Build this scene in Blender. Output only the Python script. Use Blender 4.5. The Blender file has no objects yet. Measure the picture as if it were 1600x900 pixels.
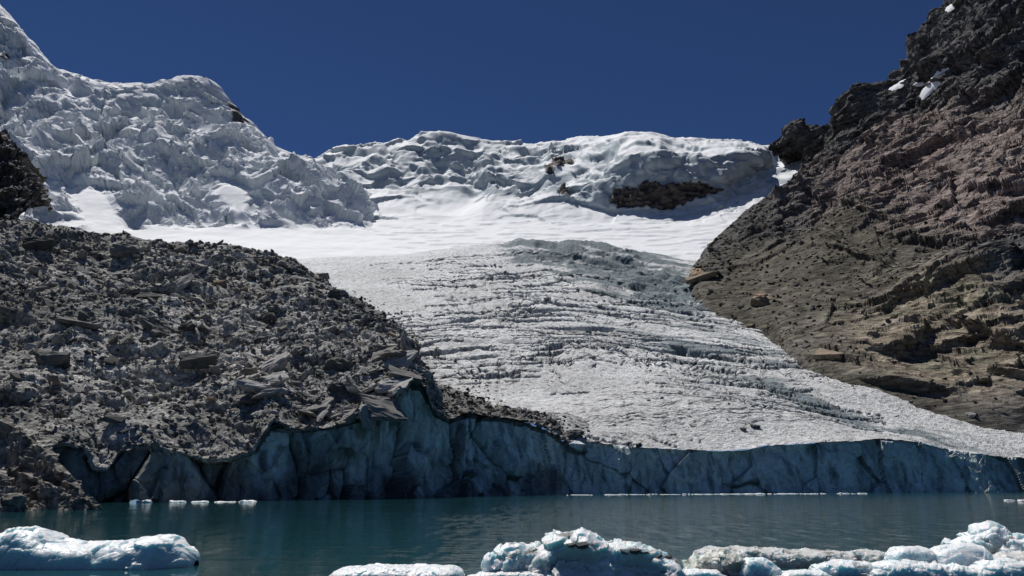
import bpy, bmesh, math, random
import numpy as np
from mathutils import Vector, Matrix, Euler

random.seed(7)
rng = np.random.default_rng(11)
scene = bpy.context.scene
C = scene.collection

# ------------------------------------------------------------------ camera
FPX, PITCH, CAMH = 1250.0, math.radians(13.54), 4.0
cam = bpy.data.cameras.new('camera')
cam.sensor_width = 36.0
cam.lens = 36.0 * FPX / 1600.0
cam.clip_start = 0.2
cam.clip_end = 20000.0
camo = bpy.data.objects.new('camera', cam)
C.objects.link(camo)
camo.location = (0, 0, CAMH)
camo.rotation_euler = (math.pi / 2 + PITCH, 0, 0)
scene.camera = camo

# ------------------------------------------------------------------ sky, sun, exposure
SUN_EL, SUN_AZ = math.radians(63), math.radians(-36)     # azimuth from +Y (ahead), negative = left
world = bpy.data.worlds.new('World')
scene.world = world
world.use_nodes = True
wn = world.node_tree
bg = wn.nodes['Background']
sky = wn.nodes.new('ShaderNodeTexSky')
sky.sky_type = 'NISHITA'
sky.sun_disc = False
sky.sun_elevation = SUN_EL
sky.sun_rotation = SUN_AZ
sky.altitude = 4800
sky.air_density = 1.0
sky.dust_density = 0.0
sky.ozone_density = 8.0
hs = wn.nodes.new('ShaderNodeHueSaturation')
hs.inputs['Saturation'].default_value = 1.08
hs.inputs['Hue'].default_value = 0.507
wn.links.new(sky.outputs[0], hs.inputs['Color'])
wn.links.new(hs.outputs[0], bg.inputs['Color'])
bg.inputs['Strength'].default_value = 0.05
hs.inputs['Value'].default_value = 0.96

sd = bpy.data.lights.new('sun', 'SUN')
sd.energy = 4.35
sd.angle = math.radians(0.53)
sd.color = (1.0, 0.972, 0.93)
sun = bpy.data.objects.new('sun', sd)
C.objects.link(sun)
sdir = Vector((math.sin(SUN_AZ) * math.cos(SUN_EL), math.cos(SUN_AZ) * math.cos(SUN_EL), math.sin(SUN_EL)))
sun.rotation_euler = sdir.to_track_quat('Z', 'Y').to_euler()
sun.location = sdir * 3000

vs = scene.view_settings
vs.view_transform = 'Standard'
vs.look = 'None'
vs.exposure = 0.0
vs.gamma = 1.0
vs.use_curve_mapping = False

# ------------------------------------------------------------------ numpy helpers
CT, ST = math.cos(PITCH), math.sin(PITCH)

def W(px, py, d):
    """world point seen at photo pixel (px,py) standing d metres ahead"""
    px, py, d = np.asarray(px, float), np.asarray(py, float), np.asarray(d, float)
    x = (px - 800) / FPX
    y = (450 - py) / FPX
    dy = CT - y * ST
    t = d / dy
    return np.stack([x * t, d + 0 * t, CAMH + (ST + y * CT) * t], -1)

def proj(P):
    zc = P[..., 1] * CT + (P[..., 2] - CAMH) * ST
    yc = -P[..., 1] * ST + (P[..., 2] - CAMH) * CT
    return np.stack([800 + FPX * P[..., 0] / zc, 450 - FPX * yc / zc], -1)

def Wz(px, d, z):
    zc = d * CT + (z - CAMH) * ST
    return np.array([(px - 800) / FPX * zc, d, z])

def sstep(a, b, x):
    t = np.clip((x - a) / (b - a), 0, 1)
    return t * t * (3 - 2 * t)

_G = rng.normal(size=(256, 3)).astype(np.float32)
_G /= np.linalg.norm(_G, axis=1)[:, None]

def _h(ix, iy, iz, seed):
    h = (ix.astype(np.uint32) * np.uint32(374761393)) ^ (iy.astype(np.uint32) * np.uint32(668265263)) ^ (iz.astype(np.uint32) * np.uint32(2246822519)) ^ np.uint32((seed * 3266489917) & 0xFFFFFFFF)
    h = (h ^ (h >> np.uint32(13))) * np.uint32(1274126177)
    h = (h ^ (h >> np.uint32(15))) * np.uint32(2246822519)
    return h ^ (h >> np.uint32(14))

def perlin(p, seed=0):
    p = p.reshape(-1, 3).astype(np.float32)
    i = np.floor(p)
    f = p - i
    i = i.astype(np.int32)
    u = f * f * f * (f * (f * 6 - 15) + 10)
    out = np.zeros(len(p), np.float32)
    for dx in (0, 1):
        wx = u[:, 0] if dx else 1 - u[:, 0]
        for dy in (0, 1):
            wy = u[:, 1] if dy else 1 - u[:, 1]
            for dz in (0, 1):
                wz = u[:, 2] if dz else 1 - u[:, 2]
                g = _G[_h(i[:, 0] + dx, i[:, 1] + dy, i[:, 2] + dz, seed) & np.uint32(255)]
                out += wx * wy * wz * (g[:, 0] * (f[:, 0] - dx) + g[:, 1] * (f[:, 1] - dy) + g[:, 2] * (f[:, 2] - dz))
    return out * 1.5

def fbm(p, octv=4, seed=0, gain=0.5):
    o = 0; a = 1.0; n = 0
    for k in range(octv):
        o = o + a * perlin(p * (2.03 ** k), seed + k * 17)
        n += a; a *= gain
    return o / n * 1.4

def ridged(p, octv=4, seed=0, gain=0.5):
    o = 0; a = 1.0; n = 0
    for k in range(octv):
        o = o + a * (1 - 2 * np.abs(perlin(p * (2.03 ** k), seed + k * 17)))
        n += a; a *= gain
    return o / n

def blocks(p, seed=0, tilt=1.0, jw=0.14, jd=0.28):
    """angular block noise: every Voronoi cell is a tilted facet of its own height.
    returns (height -1..1, edge distance, cell random 0..1)"""
    p = p.reshape(-1, 3).astype(np.float32)
    b = np.floor(p - 0.5).astype(np.int32)
    best = np.full(len(p), 9e9, np.float32); sec = best.copy()
    hh = np.zeros(len(p), np.uint32); bd = np.zeros_like(p)
    for dx in (0, 1):
        for dy in (0, 1):
            for dz in (0, 1):
                c0, c1, c2 = b[:, 0] + dx, b[:, 1] + dy, b[:, 2] + dz
                h = _h(c0, c1, c2, seed)
                d = np.stack([p[:, 0] - c0 - 0.1 - 0.8 * (h & np.uint32(1023)).astype(np.float32) / 1023,
                              p[:, 1] - c1 - 0.1 - 0.8 * ((h >> np.uint32(10)) & np.uint32(1023)).astype(np.float32) / 1023,
                              p[:, 2] - c2 - 0.1 - 0.8 * ((h >> np.uint32(20)) & np.uint32(1023)).astype(np.float32) / 1023], 1)
                q = (d * d).sum(1)
                m = q < best
                sec = np.where(m, best, np.minimum(sec, q))
                best = np.where(m, q, best)
                hh = np.where(m, h, hh)
                bd[m] = d[m]
    g = _G[(hh * np.uint32(2654435761) >> np.uint32(9)) & np.uint32(255)]
    r = ((hh * np.uint32(40503) >> np.uint32(7)) & np.uint32(4095)).astype(np.float32) / 4095
    ed = np.sqrt(sec) - np.sqrt(best)
    k = np.clip(ed / jw, 0, 1)
    val = ((r * 2 - 1) * 0.6 + tilt * (g * bd).sum(1)) * (1 - jd * 2.7 * (1 - k)) - jd * (1 - k)      # joints between the blocks are recessed
    return val, ed, r

def pchip(t, V, tn):
    """monotone cubic along axis 0"""
    t = np.asarray(t, float); tn = np.asarray(tn, float)
    h = np.diff(t)
    sh = (-1,) + (1,) * (V.ndim - 1)
    dl = np.diff(V, axis=0) / h.reshape(sh)
    m = np.zeros_like(V)
    if len(t) > 2:
        a, b = dl[:-1], dl[1:]
        w1 = (2 * h[1:] + h[:-1]).reshape(sh); w2 = (h[1:] + 2 * h[:-1]).reshape(sh)
        with np.errstate(divide='ignore', invalid='ignore'):
            hm = (w1 + w2) / (w1 / a + w2 / b)
        m[1:-1] = np.where(a * b > 0, hm, 0)
    m[0] = dl[0]; m[-1] = dl[-1]
    k = np.clip(np.searchsorted(t, tn, side='right') - 1, 0, len(t) - 2)
    s = ((tn - t[k]) / h[k]).reshape(sh); hk = h[k].reshape(sh)
    s2, s3 = s * s, s * s * s
    return V[k] * (2 * s3 - 3 * s2 + 1) + m[k] * hk * (s3 - 2 * s2 + s) + V[k + 1] * (-2 * s3 + 3 * s2) + m[k + 1] * hk * (s3 - s2)

def blur(a, n=1):
    for _ in range(n):
        a = np.pad(a, 1, mode='edge')
        a = (a[:-2] + 2 * a[1:-1] + a[2:]) / 4
        a = (a[:, :-2] + 2 * a[:, 1:-1] + a[:, 2:]) / 4
    return a

class Patch:
    """smooth sheet through rows of control points; then displaced in world space"""
    def __init__(s, rows, nu, nv, bypx=True):
        net = []
        for r in rows:
            r = np.array(r, float)
            if bypx:
                tn = np.linspace(r[0, 0], r[-1, 0], nu)
                q = np.stack([np.interp(tn, r[:, 0], r[:, k]) * 0.5 + pchip(r[:, 0], r[:, k:k + 1], tn)[:, 0] * 0.5 for k in range(3)], -1)
            else:
                q = pchip(np.arange(len(r)), r, np.linspace(0, len(r) - 1, nu))
            net.append(q)
        net = np.array(net)                                   # K x nu x (px,py,d)
        seg = np.abs(np.diff(net, axis=0))
        ln = np.maximum(np.sqrt(seg[..., 0] ** 2 + seg[..., 1] ** 2).mean(1), 10)
        t = np.concatenate([[0], np.cumsum(ln)])
        P = W(net[..., 0], net[..., 1], net[..., 2])
        A = np.concatenate([P, net[..., :2]], -1)
        A = pchip(t, A, np.linspace(0, t[-1], nv))
        s.P = A[..., :3].copy()
        s.pxy = proj(s.P)
        s.base = s.P.copy()
        s.nu, s.nv = nu, nv
        s.N = s.normals()

    def normals(s):
        du = np.gradient(s.P, axis=1); dv = np.gradient(s.P, axis=0)
        n = np.cross(du, dv)
        n /= np.linalg.norm(n, axis=-1)[..., None] + 1e-9
        if (n * np.array([0, -0.6, 0.8])).sum(-1).mean() < 0:
            n = -n; s.flip = True
        else:
            s.flip = False
        return n

    def flat(s):
        return s.P.reshape(-1, 3)

    def disp(s, amt, direction=None, soft=0):
        d = s.N if direction is None else direction
        s.P = s.P + d * blur(np.asarray(amt).reshape(s.nv, s.nu), soft)[..., None]

def regrid(s, extra=(), w=0.8, lat=4):
    """spread the sheet's vertices evenly over its displaced relief, so steep faces get vertices of their own"""
    A = np.concatenate([s.P] + [np.asarray(e, float).reshape(s.nv, s.nu, -1) for e in extra], -1)
    for ax in (0, 1):
        if ax: A = A.transpose(1, 0, 2).copy()
        P = A[..., :3]
        seg = np.linalg.norm(np.diff(P, axis=0), axis=-1) / np.maximum(0.5 * (P[1:, :, 1] + P[:-1, :, 1]), 20)
        for _ in range(lat):
            e = np.pad(seg, ((0, 0), (1, 1)), mode='edge'); seg = (e[:, :-2] + 2 * e[:, 1:-1] + e[:, 2:]) / 4
        seg = w * seg + (1 - w) * seg.mean(0)[None]
        cum = np.concatenate([np.zeros((1, seg.shape[1])), np.cumsum(seg, 0)])
        cum = cum / cum[-1:] * (len(cum) - 1)
        t = np.arange(len(cum))
        B = np.empty_like(A)
        for j in range(A.shape[1]):
            for c in range(A.shape[2]):
                B[:, j, c] = np.interp(t, cum[:, j], A[:, j, c])
        A = B.transpose(1, 0, 2).copy() if ax else B
    keep = A[..., :3].copy()
    s.P = np.stack([blur(keep[..., c], 3) for c in range(3)], -1)
    s.N = s.normals()
    s.P = keep
    out, k = [], 3
    for e in extra:
        m = np.asarray(e).size // (s.nv * s.nu)
        out.append(A[..., k] if m == 1 else A[..., k:k + m]); k += m
    return out

def grid_faces(nu, nv, flip, closed=False):
    i = np.arange(nu * nv).reshape(nv, nu)
    if closed:
        i = np.concatenate([i, i[:, :1]], 1)
    a, b, c, d = i[:-1, :-1].ravel(), i[:-1, 1:].ravel(), i[1:, 1:].ravel(), i[1:, :-1].ravel()
    return np.stack([a, d, c, b] if flip else [a, b, c, d], 1)

def mesh_np(name, V, F, mat, col=None, smooth=False, aux=None):
    me = bpy.data.meshes.new(name)
    V = np.ascontiguousarray(V, np.float32).reshape(-1, 3)
    F = np.ascontiguousarray(F, np.int32)
    n, k = F.shape
    me.vertices.add(len(V)); me.vertices.foreach_set('co', V.ravel())
    me.loops.add(n * k); me.loops.foreach_set('vertex_index', F.ravel())
    me.polygons.add(n)
    me.polygons.foreach_set('loop_start', np.arange(0, n * k, k, dtype=np.int32))
    me.polygons.foreach_set('use_smooth', np.full(n, smooth))
    me.update(calc_edges=True)
    for nm, arr in (('Col', col), ('Aux', aux)):
        if arr is not None:
            a = me.attributes.new(nm, 'FLOAT_COLOR', 'POINT')
            c4 = np.ones((len(V), 4), np.float32)
            c4[:, :3] = np.asarray(arr, np.float32).reshape(-1, 3)
            a.data.foreach_set('color', c4.ravel())
    me.materials.append(mat)
    return me

def link(name, me, label=None, cat=None, kind=None, group=None, parent=None):
    o = bpy.data.objects.new(name, me)
    C.objects.link(o)
    if label: o['label'] = label
    if cat: o['category'] = cat
    if kind: o['kind'] = kind
    if group: o['group'] = group
    if parent: o.parent = parent
    return o

def mixc(a, b, t):
    t = np.asarray(t)[..., None]
    return np.asarray(a) * (1 - t) + np.asarray(b) * t

def ell(pxy, cx, cy, rx, ry, rot=0.0):
    """soft ellipse 1 at centre .. 0 outside, on the surface's own layout coordinates"""
    x, y = pxy[..., 0] - cx, pxy[..., 1] - cy
    c, s = math.cos(math.radians(rot)), math.sin(math.radians(rot))
    u, v = (x * c + y * s) / rx, (-x * s + y * c) / ry
    return np.clip(1.35 - np.sqrt(u * u + v * v), 0, 1)

# ------------------------------------------------------------------ materials
def nodes(name):
    m = bpy.data.materials.new(name); m.use_nodes = True
    t = m.node_tree
    return m, t, t.nodes['Principled BSDF']

def N(t, kind, **kw):
    n = t.nodes.new(kind)
    for k, v in kw.items():
        if k in n.inputs.keys() if hasattr(n.inputs, 'keys') else False:
            n.inputs[k].default_value = v
        else:
            setattr(n, k, v)
    return n

def math_node(t, op, a, b):
    n = t.nodes.new('ShaderNodeMath'); n.operation = op
    for i, v in enumerate((a, b)):
        if isinstance(v, (int, float)): n.inputs[i].default_value = v
        else: t.links.new(v, n.inputs[i])
    return n.outputs[0]

def surf_mat(name, rough=0.9, scales=((0.35, 0.5), (1.6, 0.5)), contrast=0.5, bump=0.6, bdist=0.6, spec=0.2, speck=None, vor=None, objrand=0.0, attr=True, base=(0.2, 0.2, 0.2), layer=None):
    """vertex colour x fine procedural grain, with fine relief"""
    m, t, b = nodes(name)
    L = t.links.new
    if objrand:
        co = t.nodes.new('ShaderNodeTexCoord').outputs['Object']
    else:
        co = t.nodes.new('ShaderNodeNewGeometry').outputs['Position']
    if layer:   # bedding: stretch the grain along tilted layers (angle, squeeze)
        mp = N(t, 'ShaderNodeMapping'); mp.inputs['Rotation'].default_value = (0, layer[0], 0); mp.inputs['Scale'].default_value = (1 / layer[1], 1 / layer[1], layer[1])
        L(co, mp.inputs['Vector']); co = mp.outputs[0]
    hsum = None
    for sc, w in scales:
        n = N(t, 'ShaderNodeTexNoise'); n.inputs['Scale'].default_value = sc
        n.inputs['Detail'].default_value = 5; n.inputs['Roughness'].default_value = 0.65
        L(co, n.inputs['Vector'])
        v = math_node(t, 'MULTIPLY', n.outputs['Fac'], w)
        hsum = v if hsum is None else math_node(t, 'ADD', hsum, v)
    if vor:
        n = N(t, 'ShaderNodeTexVoronoi'); n.inputs['Scale'].default_value = vor[0]
        L(co, n.inputs['Vector'])
        v = math_node(t, 'MULTIPLY', n.outputs['Distance'], vor[1])
        hsum = math_node(t, 'SUBTRACT', hsum, v)
    mr = N(t, 'ShaderNodeMapRange')
    L(hsum, mr.inputs['Value'])
    tot = sum(w for _, w in scales)
    mr.inputs['From Min'].default_value = 0.3 * tot - (vor[1] * 0.45 if vor else 0); mr.inputs['From Max'].default_value = 0.7 * tot - (vor[1] * 0.45 if vor else 0)
    mr.inputs['To Min'].default_value = 1 - contrast; mr.inputs['To Max'].default_value = 1 + contrast
    if attr:
        at = N(t, 'ShaderNodeAttribute'); at.attribute_name = 'Col'
        colsock = at.outputs['Color']
    else:
        rgb = N(t, 'ShaderNodeRGB'); rgb.outputs[0].default_value = (*base, 1)
        colsock = rgb.outputs[0]
    mul = N(t, 'ShaderNodeVectorMath'); mul.operation = 'SCALE'
    L(colsock, mul.inputs[0]); L(mr.outputs[0], mul.inputs['Scale'])
    out = mul.outputs[0]
    if objrand:
        oi = N(t, 'ShaderNodeObjectInfo')
        r = N(t, 'ShaderNodeMapRange'); L(oi.outputs['Random'], r.inputs['Value'])
        r.inputs['To Min'].default_value = 1 - objrand; r.inputs['To Max'].default_value = 1 + objrand
        m2 = N(t, 'ShaderNodeVectorMath'); m2.operation = 'SCALE'
        L(out, m2.inputs[0]); L(r.outputs[0], m2.inputs['Scale'])
        out = m2.outputs[0]
    if speck:   # dirt specks lying on the surface: (scale, threshold, colour)
        n = N(t, 'ShaderNodeTexNoise'); n.inputs['Scale'].default_value = speck[0]
        n.inputs['Detail'].default_value = 6; n.inputs['Roughness'].default_value = 0.75
        L(co, n.inputs['Vector'])
        r = N(t, 'ShaderNodeMapRange'); L(n.outputs['Fac'], r.inputs['Value'])
        r.inputs['From Min'].default_value = speck[1]; r.inputs['From Max'].default_value = speck[1] + 0.07
        mx = N(t, 'ShaderNodeMix'); mx.data_type = 'RGBA'
        L(math_node(t, 'MULTIPLY', r.outputs[0], speck[3]), mx.inputs['Factor'])
        L(out, mx.inputs['A']); mx.inputs['B'].default_value = (*speck[2], 1)
        out = mx.outputs['Result']
    L(out, b.inputs['Base Color'])
    b.inputs['Roughness'].default_value = rough
    b.inputs['Specular IOR Level'].default_value = spec
    bp = N(t, 'ShaderNodeBump'); bp.inputs['Strength'].default_value = bump; bp.inputs['Distance'].default_value = bdist
    L(hsum, bp.inputs['Height']); L(bp.outputs[0], b.inputs['Normal'])
    return m

M_SNOW = surf_mat('snow', 0.75, ((0.06, 0.5), (0.3, 0.5)), 0.05, 0.35, 1.2, 0.15)
M_ICE = surf_mat('glacier_ice', 0.7, ((0.25, 0.5), (0.8, 0.7)), 0.42, 1.0, 2.6, 0.2, speck=(0.40, 0.53, (0.17, 0.17, 0.165), 0.7))
M_FRONT = surf_mat('ice_cliff', 0.45, ((0.2, 0.5), (0.9, 0.5)), 0.35, 0.5, 0.8, 0.3)
M_DEBRIS = surf_mat('debris', 0.95, ((0.4, 0.5), (1.7, 0.6)), 0.6, 0.9, 0.9, 0.1, vor=(0.9, 0.35))
M_ROCK = surf_mat('bedrock', 0.92, ((0.12, 0.5), (0.45, 0.7)), 0.8, 1.0, 1.6, 0.1, vor=(0.25, 0.3), layer=(0.38, 2.0))
M_STONE = surf_mat('stone', 0.9, ((0.5, 0.5), (2.5, 0.5)), 0.35, 0.5, 0.25, 0.15, objrand=0.45, attr=False, base=(0.17, 0.165, 0.155))
M_STONE_D = surf_mat('dark_stone', 0.9, ((0.5, 0.5), (2.5, 0.5)), 0.3, 0.5, 0.25, 0.15, objrand=0.3, attr=False, base=(0.085, 0.087, 0.084))
M_STONE_P = surf_mat('pale_stone', 0.9, ((1.5, 0.5), (5.0, 0.5)), 0.55, 0.9, 0.4, 0.15, objrand=0.15, attr=False, base=(0.36, 0.35, 0.33))
M_STONE_T = surf_mat('tan_stone', 0.9, ((0.5, 0.5), (2.5, 0.5)), 0.3, 0.5, 0.25, 0.15, objrand=0.3, attr=False, base=(0.25, 0.20, 0.15))

# floating ice: white frosted crust over blue translucent ice
def berg_mat():
    m = surf_mat('floating_ice', 0.35, ((1.2, 0.5), (6.0, 0.5)), 0.12, 0.7, 0.12, 0.5)
    b = m.node_tree.nodes['Principled BSDF']
    b.inputs['Subsurface Weight'].default_value = 0.6
    b.inputs['Subsurface Radius'].default_value = (0.25, 0.6, 0.7)
    b.inputs['Subsurface Scale'].default_value = 0.8
    return m
M_BERG = berg_mat()

def water_mat():
    m, t, b = nodes('lake_water')
    L = t.links.new
    co = t.nodes.new('ShaderNodeNewGeometry').outputs['Position']
    b.inputs['Base Color'].default_value = (0.012, 0.056, 0.066, 1)
    b.inputs['IOR'].default_value = 1.333
    b.inputs['Roughness'].default_value = 0.04
    def noise(sc, det, stretch=(1, 1, 1)):
        mp = N(t, 'ShaderNodeMapping'); mp.inputs['Scale'].default_value = stretch
        L(co, mp.inputs['Vector'])
        n = N(t, 'ShaderNodeTexNoise'); n.inputs['Scale'].default_value = sc; n.inputs['Detail'].default_value = det
        L(mp.outputs[0], n.inputs['Vector'])
        return n.outputs['Fac']
    w1 = noise(1.4, 3, (0.8, 1.6, 1)); w2 = noise(0.35, 2, (0.8, 1.5, 1)); w3 = noise(5.0, 2)
    h = math_node(t, 'ADD', math_node(t, 'MULTIPLY', w1, 0.5), math_node(t, 'ADD', math_node(t, 'MULTIPLY', w2, 0.9), math_node(t, 'MULTIPLY', w3, 0.16)))
    # breeze: ripples stronger on the open right side, with long wind streaks
    sep = N(t, 'ShaderNodeSeparateXYZ'); L(co, sep.inputs[0])
    side = N(t, 'ShaderNodeMapRange'); side.interpolation_type = 'SMOOTHSTEP'
    L(math_node(t, 'ADD', sep.outputs['X'], math_node(t, 'MULTIPLY', math_node(t, 'SUBTRACT', noise(0.02, 2), 0.5), 60.0)), side.inputs['Value'])
    side.inputs['From Min'].default_value = -16; side.inputs['From Max'].default_value = 16
    side.inputs['To Min'].default_value = 0.10; side.inputs['To Max'].default_value = 1.0
    streak = N(t, 'ShaderNodeMapRange'); L(noise(0.05, 3, (0.35, 3.0, 1)), streak.inputs['Value'])
    streak.inputs['From Min'].default_value = 0.5; streak.inputs['From Max'].default_value = 0.72
    streak.inputs['To Max'].default_value = 0.5
    gust = N(t, 'ShaderNodeMapRange'); L(noise(0.9, 3, (1.0, 0.22, 1)), gust.inputs['Value'])
    gust.inputs['From Min'].default_value = 0.35; gust.inputs['From Max'].default_value = 0.65
    gust.inputs['To Min'].default_value = 0.25; gust.inputs['To Max'].default_value = 1.7
    st = math_node(t, 'MULTIPLY', math_node(t, 'MAXIMUM', side.outputs[0], streak.outputs[0]), gust.outputs[0])
    bp = N(t, 'ShaderNodeBump'); bp.inputs['Distance'].default_value = 0.22
    L(math_node(t, 'MULTIPLY', st, 1.0), bp.inputs['Strength'])
    L(h, bp.inputs['Height']); L(bp.outputs[0], b.inputs['Normal'])
    return m
M_WATER = water_mat()

# ------------------------------------------------------------------ lake
bm = bmesh.new()
for x, y in ((-420, -260), (620, -260), (620, 420), (-420, 420)):
    bm.verts.new((x, y, 0))
bm.faces.new(bm.verts)
me = bpy.data.meshes.new('lake'); bm.to_mesh(me); bm.free(); me.materials.append(M_WATER)
link('lake', me, 'dark teal meltwater lake below the ice cliff', kind='structure')
bm = bmesh.new()
for x, y in ((-6000, -6000), (6000, -6000), (6000, 6000), (-6000, 6000)):
    bm.verts.new((x, y, -14))
bm.faces.new(bm.verts)
me = bpy.data.meshes.new('ground'); bm.to_mesh(me); bm.free()
me.materials.append(surf_mat('valley_floor', 0.95, ((0.02, 0.5), (0.3, 0.5)), 0.4, 0.5, 0.5, 0.1, attr=False, base=(0.09, 0.085, 0.075)))
link('ground', me, 'stony valley floor under the lake', kind='structure')

# edge line shared by the debris, the glacier and the ice cliff (top of the cliff)
LIP_L = [(-260, 700, 128), (-60, 690, 134), (0, 690, 140), (60, 700, 148), (100, 692, 153), (130, 700, 157), (150, 731, 157), (165, 732, 158), (188, 704, 161),
         (230, 697, 164), (280, 706, 165), (325, 715, 166), (360, 714, 168), (392, 704, 171), (410, 676, 175), (428, 655, 178), (465, 668, 180), (500, 668, 183), (560, 652, 190), (605, 642, 196),
         (628, 600, 203), (645, 592, 206), (662, 600, 209), (680, 640, 214), (702, 655, 219)]
LIP_R = [(702, 655, 219), (730, 645, 224), (765, 650, 229), (800, 653, 235), (850, 668, 246), (880, 688, 259), (940, 694, 265), (1000, 699, 269), (1060, 702, 273), (1130, 704, 277),
         (1165, 702, 280), (1200, 696, 282), (1240, 694, 284), (1290, 690, 287), (1340, 689, 288), (1370, 685, 290), (1410, 689, 291), (1440, 692, 293), (1480, 702, 296), (1540, 710, 297), (1600, 716, 298), (1800, 726, 302)]

# ------------------------------------------------------------------ snow ridge at the head of the valley
S = Patch([
    [(330, 440, 750), (700, 436, 760), (1000, 436, 760), (1340, 430, 770)],
    [(330, 400, 860), (600, 400, 880), (830, 392, 900), (1000, 398, 880), (1120, 402, 860), (1350, 395, 860)],
    [(330, 365, 960), (600, 365, 1010), (830, 356, 1040), (1000, 362, 1000), (1150, 366, 960), (1370, 350, 950)],
    [(340, 340, 1080), (600, 338, 1110), (690, 338, 1130), (830, 333, 1110), (940, 330, 1090), (1040, 331, 1085), (1120, 318, 1090), (1200, 310, 1100), (1380, 290, 1080)],
    [(350, 318, 1150), (600, 315, 1180), (690, 318, 1220), (780, 305, 1190), (860, 308, 1150), (940, 325, 1096), (965, 322, 1092), (1040, 324, 1090), (1100, 303, 1094), (1130, 290, 1110), (1200, 285, 1180), (1380, 262, 1180)],
    [(360, 295, 1230), (560, 292, 1240), (690, 294, 1275), (760, 286, 1245), (850, 278, 1220), (930, 292, 1112), (965, 288, 1098), (1040, 288, 1097), (1110, 288, 1102), (1140, 280, 1125), (1200, 268, 1230), (1380, 245, 1250)],
    [(370, 275, 1320), (560, 266, 1320), (640, 255, 1330), (700, 262, 1340), (760, 258, 1320), (860, 252, 1300), (930, 268, 1150), (970, 250, 1112), (1015, 243, 1106), (1060, 250, 1110), (1120, 250, 1118), (1165, 252, 1140), (1215, 246, 1290), (1380, 235, 1320)],
    [(380, 262, 1430), (490, 249, 1430), (520, 248, 1430), (545, 236, 1430), (572, 226, 1425), (600, 228, 1430), (625, 222, 1430), (650, 213, 1425), (690, 207, 1425), (715, 211, 1430), (760, 222, 1440), (800, 227, 1445), (850, 222, 1440), (890, 217, 1430), (930, 220, 1420), (960, 213, 1410), (990, 210, 1405), (1020, 214, 1405), (1050, 222, 1410), (1100, 224, 1415), (1195, 227, 1430), (1390, 228, 1440)],
    [(380, 330, 1560), (800, 300, 1580), (1400, 300, 1560)],
], 560, 300)
q = S.pxy
up = np.zeros_like(S.P); up[..., 2] = 1
p = S.flat()
upper = sstep(362, 290, q[..., 1])                                    # steep head wall
ridgefade = sstep(206, 240, q[..., 1])
wall = np.clip(ell(q, 1045, 275, 130, 55), 0, 1)
sp = ridged((p + (30 * fbm(p / 120, 2, 6))[:, None]) * np.array([1 / 105, 1 / 330, 1 / 380]), 3, 5, 0.36).reshape(q.shape[:2])
S.disp(upper * (1 - 0.7 * wall) * (sp - 0.45) * 19 * (0.35 + 0.65 * ridgefade))
bw, _, _ = blocks((p + (8 * fbm(p / 60, 2, 95))[:, None]) / np.array([75, 75, 34]), 96, 1.3, 0.02, 0.0)
S.disp((bw * 9).reshape(q.shape[:2]) * upper * (1 - wall) * (0.25 + 0.75 * ridgefade) * (1 - ell(q, 715, 325, 90, 40)))
# bands of seracs: benches and steep blue faces
def terrace(P, H, warp, amt, sharp=0.62):
    k = P[..., 2] / H + warp
    f = k - np.floor(k)
    g = np.where(f < sharp, f * 0.28 / sharp, 0.28 + (f - sharp) / (1 - sharp) * 0.72)
    return (g - f) * H * amt
wz = fbm(p * np.array([1 / 120, 1 / 200, 1 / 400]), 4, 21).reshape(q.shape[:2]) * 2.2
amk = 0.35 * sstep(0.2, 0.4, fbm(p / 110.0, 3, 33).reshape(q.shape[:2])) * upper * (1 - wall) * ridgefade
for cx, cy, rx, ry, rot in ((715, 268, 34, 30, -20), (668, 224, 40, 16, 10), (640, 275, 26, 16, 0), (690, 285, 30, 18, -30), (800, 246, 60, 14, 5), (885, 235, 30, 16, -25), (1120, 262, 50, 20, 0), (590, 258, 40, 12, -25), (765, 278, 36, 8, 10), (832, 238, 30, 8, 5), (930, 262, 36, 12, -35), (905, 290, 20, 12, -40), (845, 300, 40, 6, -15)):
    amk = np.maximum(amk, ell(q, cx, cy, rx, ry, rot) * 0.9)
calm = ell(q, 715, 325, 90, 40) + ell(q, 1010, 228, 140, 12)
amk = amk * np.clip(1 - calm, 0, 1)
S.disp(terrace(S.P, 34.0, wz, amk, 0.55), up, 1)
bk, be, br = blocks((p + (8 * fbm(p / 30, 3, 94))[:, None]) / np.array([34, 34, 20]), 4, 1.2, 0.03, 0.05)
S.disp((bk * 9).reshape(q.shape[:2]) * np.clip(amk + 0.8 * wall, 0, 1), None, 1)
S.disp(fbm(p / 55.0, 3, 8).reshape(q.shape[:2]) * (1.2 + 1.6 * upper))
q, upper, ridgefade, wall, amk, calm = regrid(S, (q, upper, ridgefade, wall, amk, calm), 0.6, 3)
p = S.flat()
rough_ = upper * np.clip(1 - calm, 0, 1) * (0.3 + 0.7 * ridgefade)
bw, _, _ = blocks(p / np.array([26, 26, 13]), 196, 1.3, 0.03, 0.05)
S.disp((bw * 3.2).reshape(q.shape[:2]) * rough_ * np.clip(0.35 + 1.6 * fbm(p / 90, 2, 197), 0, 1).reshape(q.shape[:2]))
S.disp((ridged(p * np.array([1 / 24, 1 / 130, 1 / 150]), 3, 198) - 0.4).reshape(q.shape[:2]) * 3.0 * rough_)
S.disp(sstep(0.25, 0.6, ridged(p * np.array([1 / 60, 1 / 22, 1 / 22]), 2, 71)).reshape(q.shape[:2]) * sstep(330, 345, q[..., 1]) * -1.5)
nn = S.normals()
nz_ = fbm(p / 11, 3, 91).reshape(q.shape[:2])
tp = np.interp(q[..., 0], [950, 960, 995, 1010, 1025, 1060, 1090, 1112, 1132], [312, 292, 293, 280, 291, 289, 285, 288, 299])
bt = np.interp(q[..., 0], [950, 965, 1050, 1132], [318, 327, 326, 298])
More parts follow.
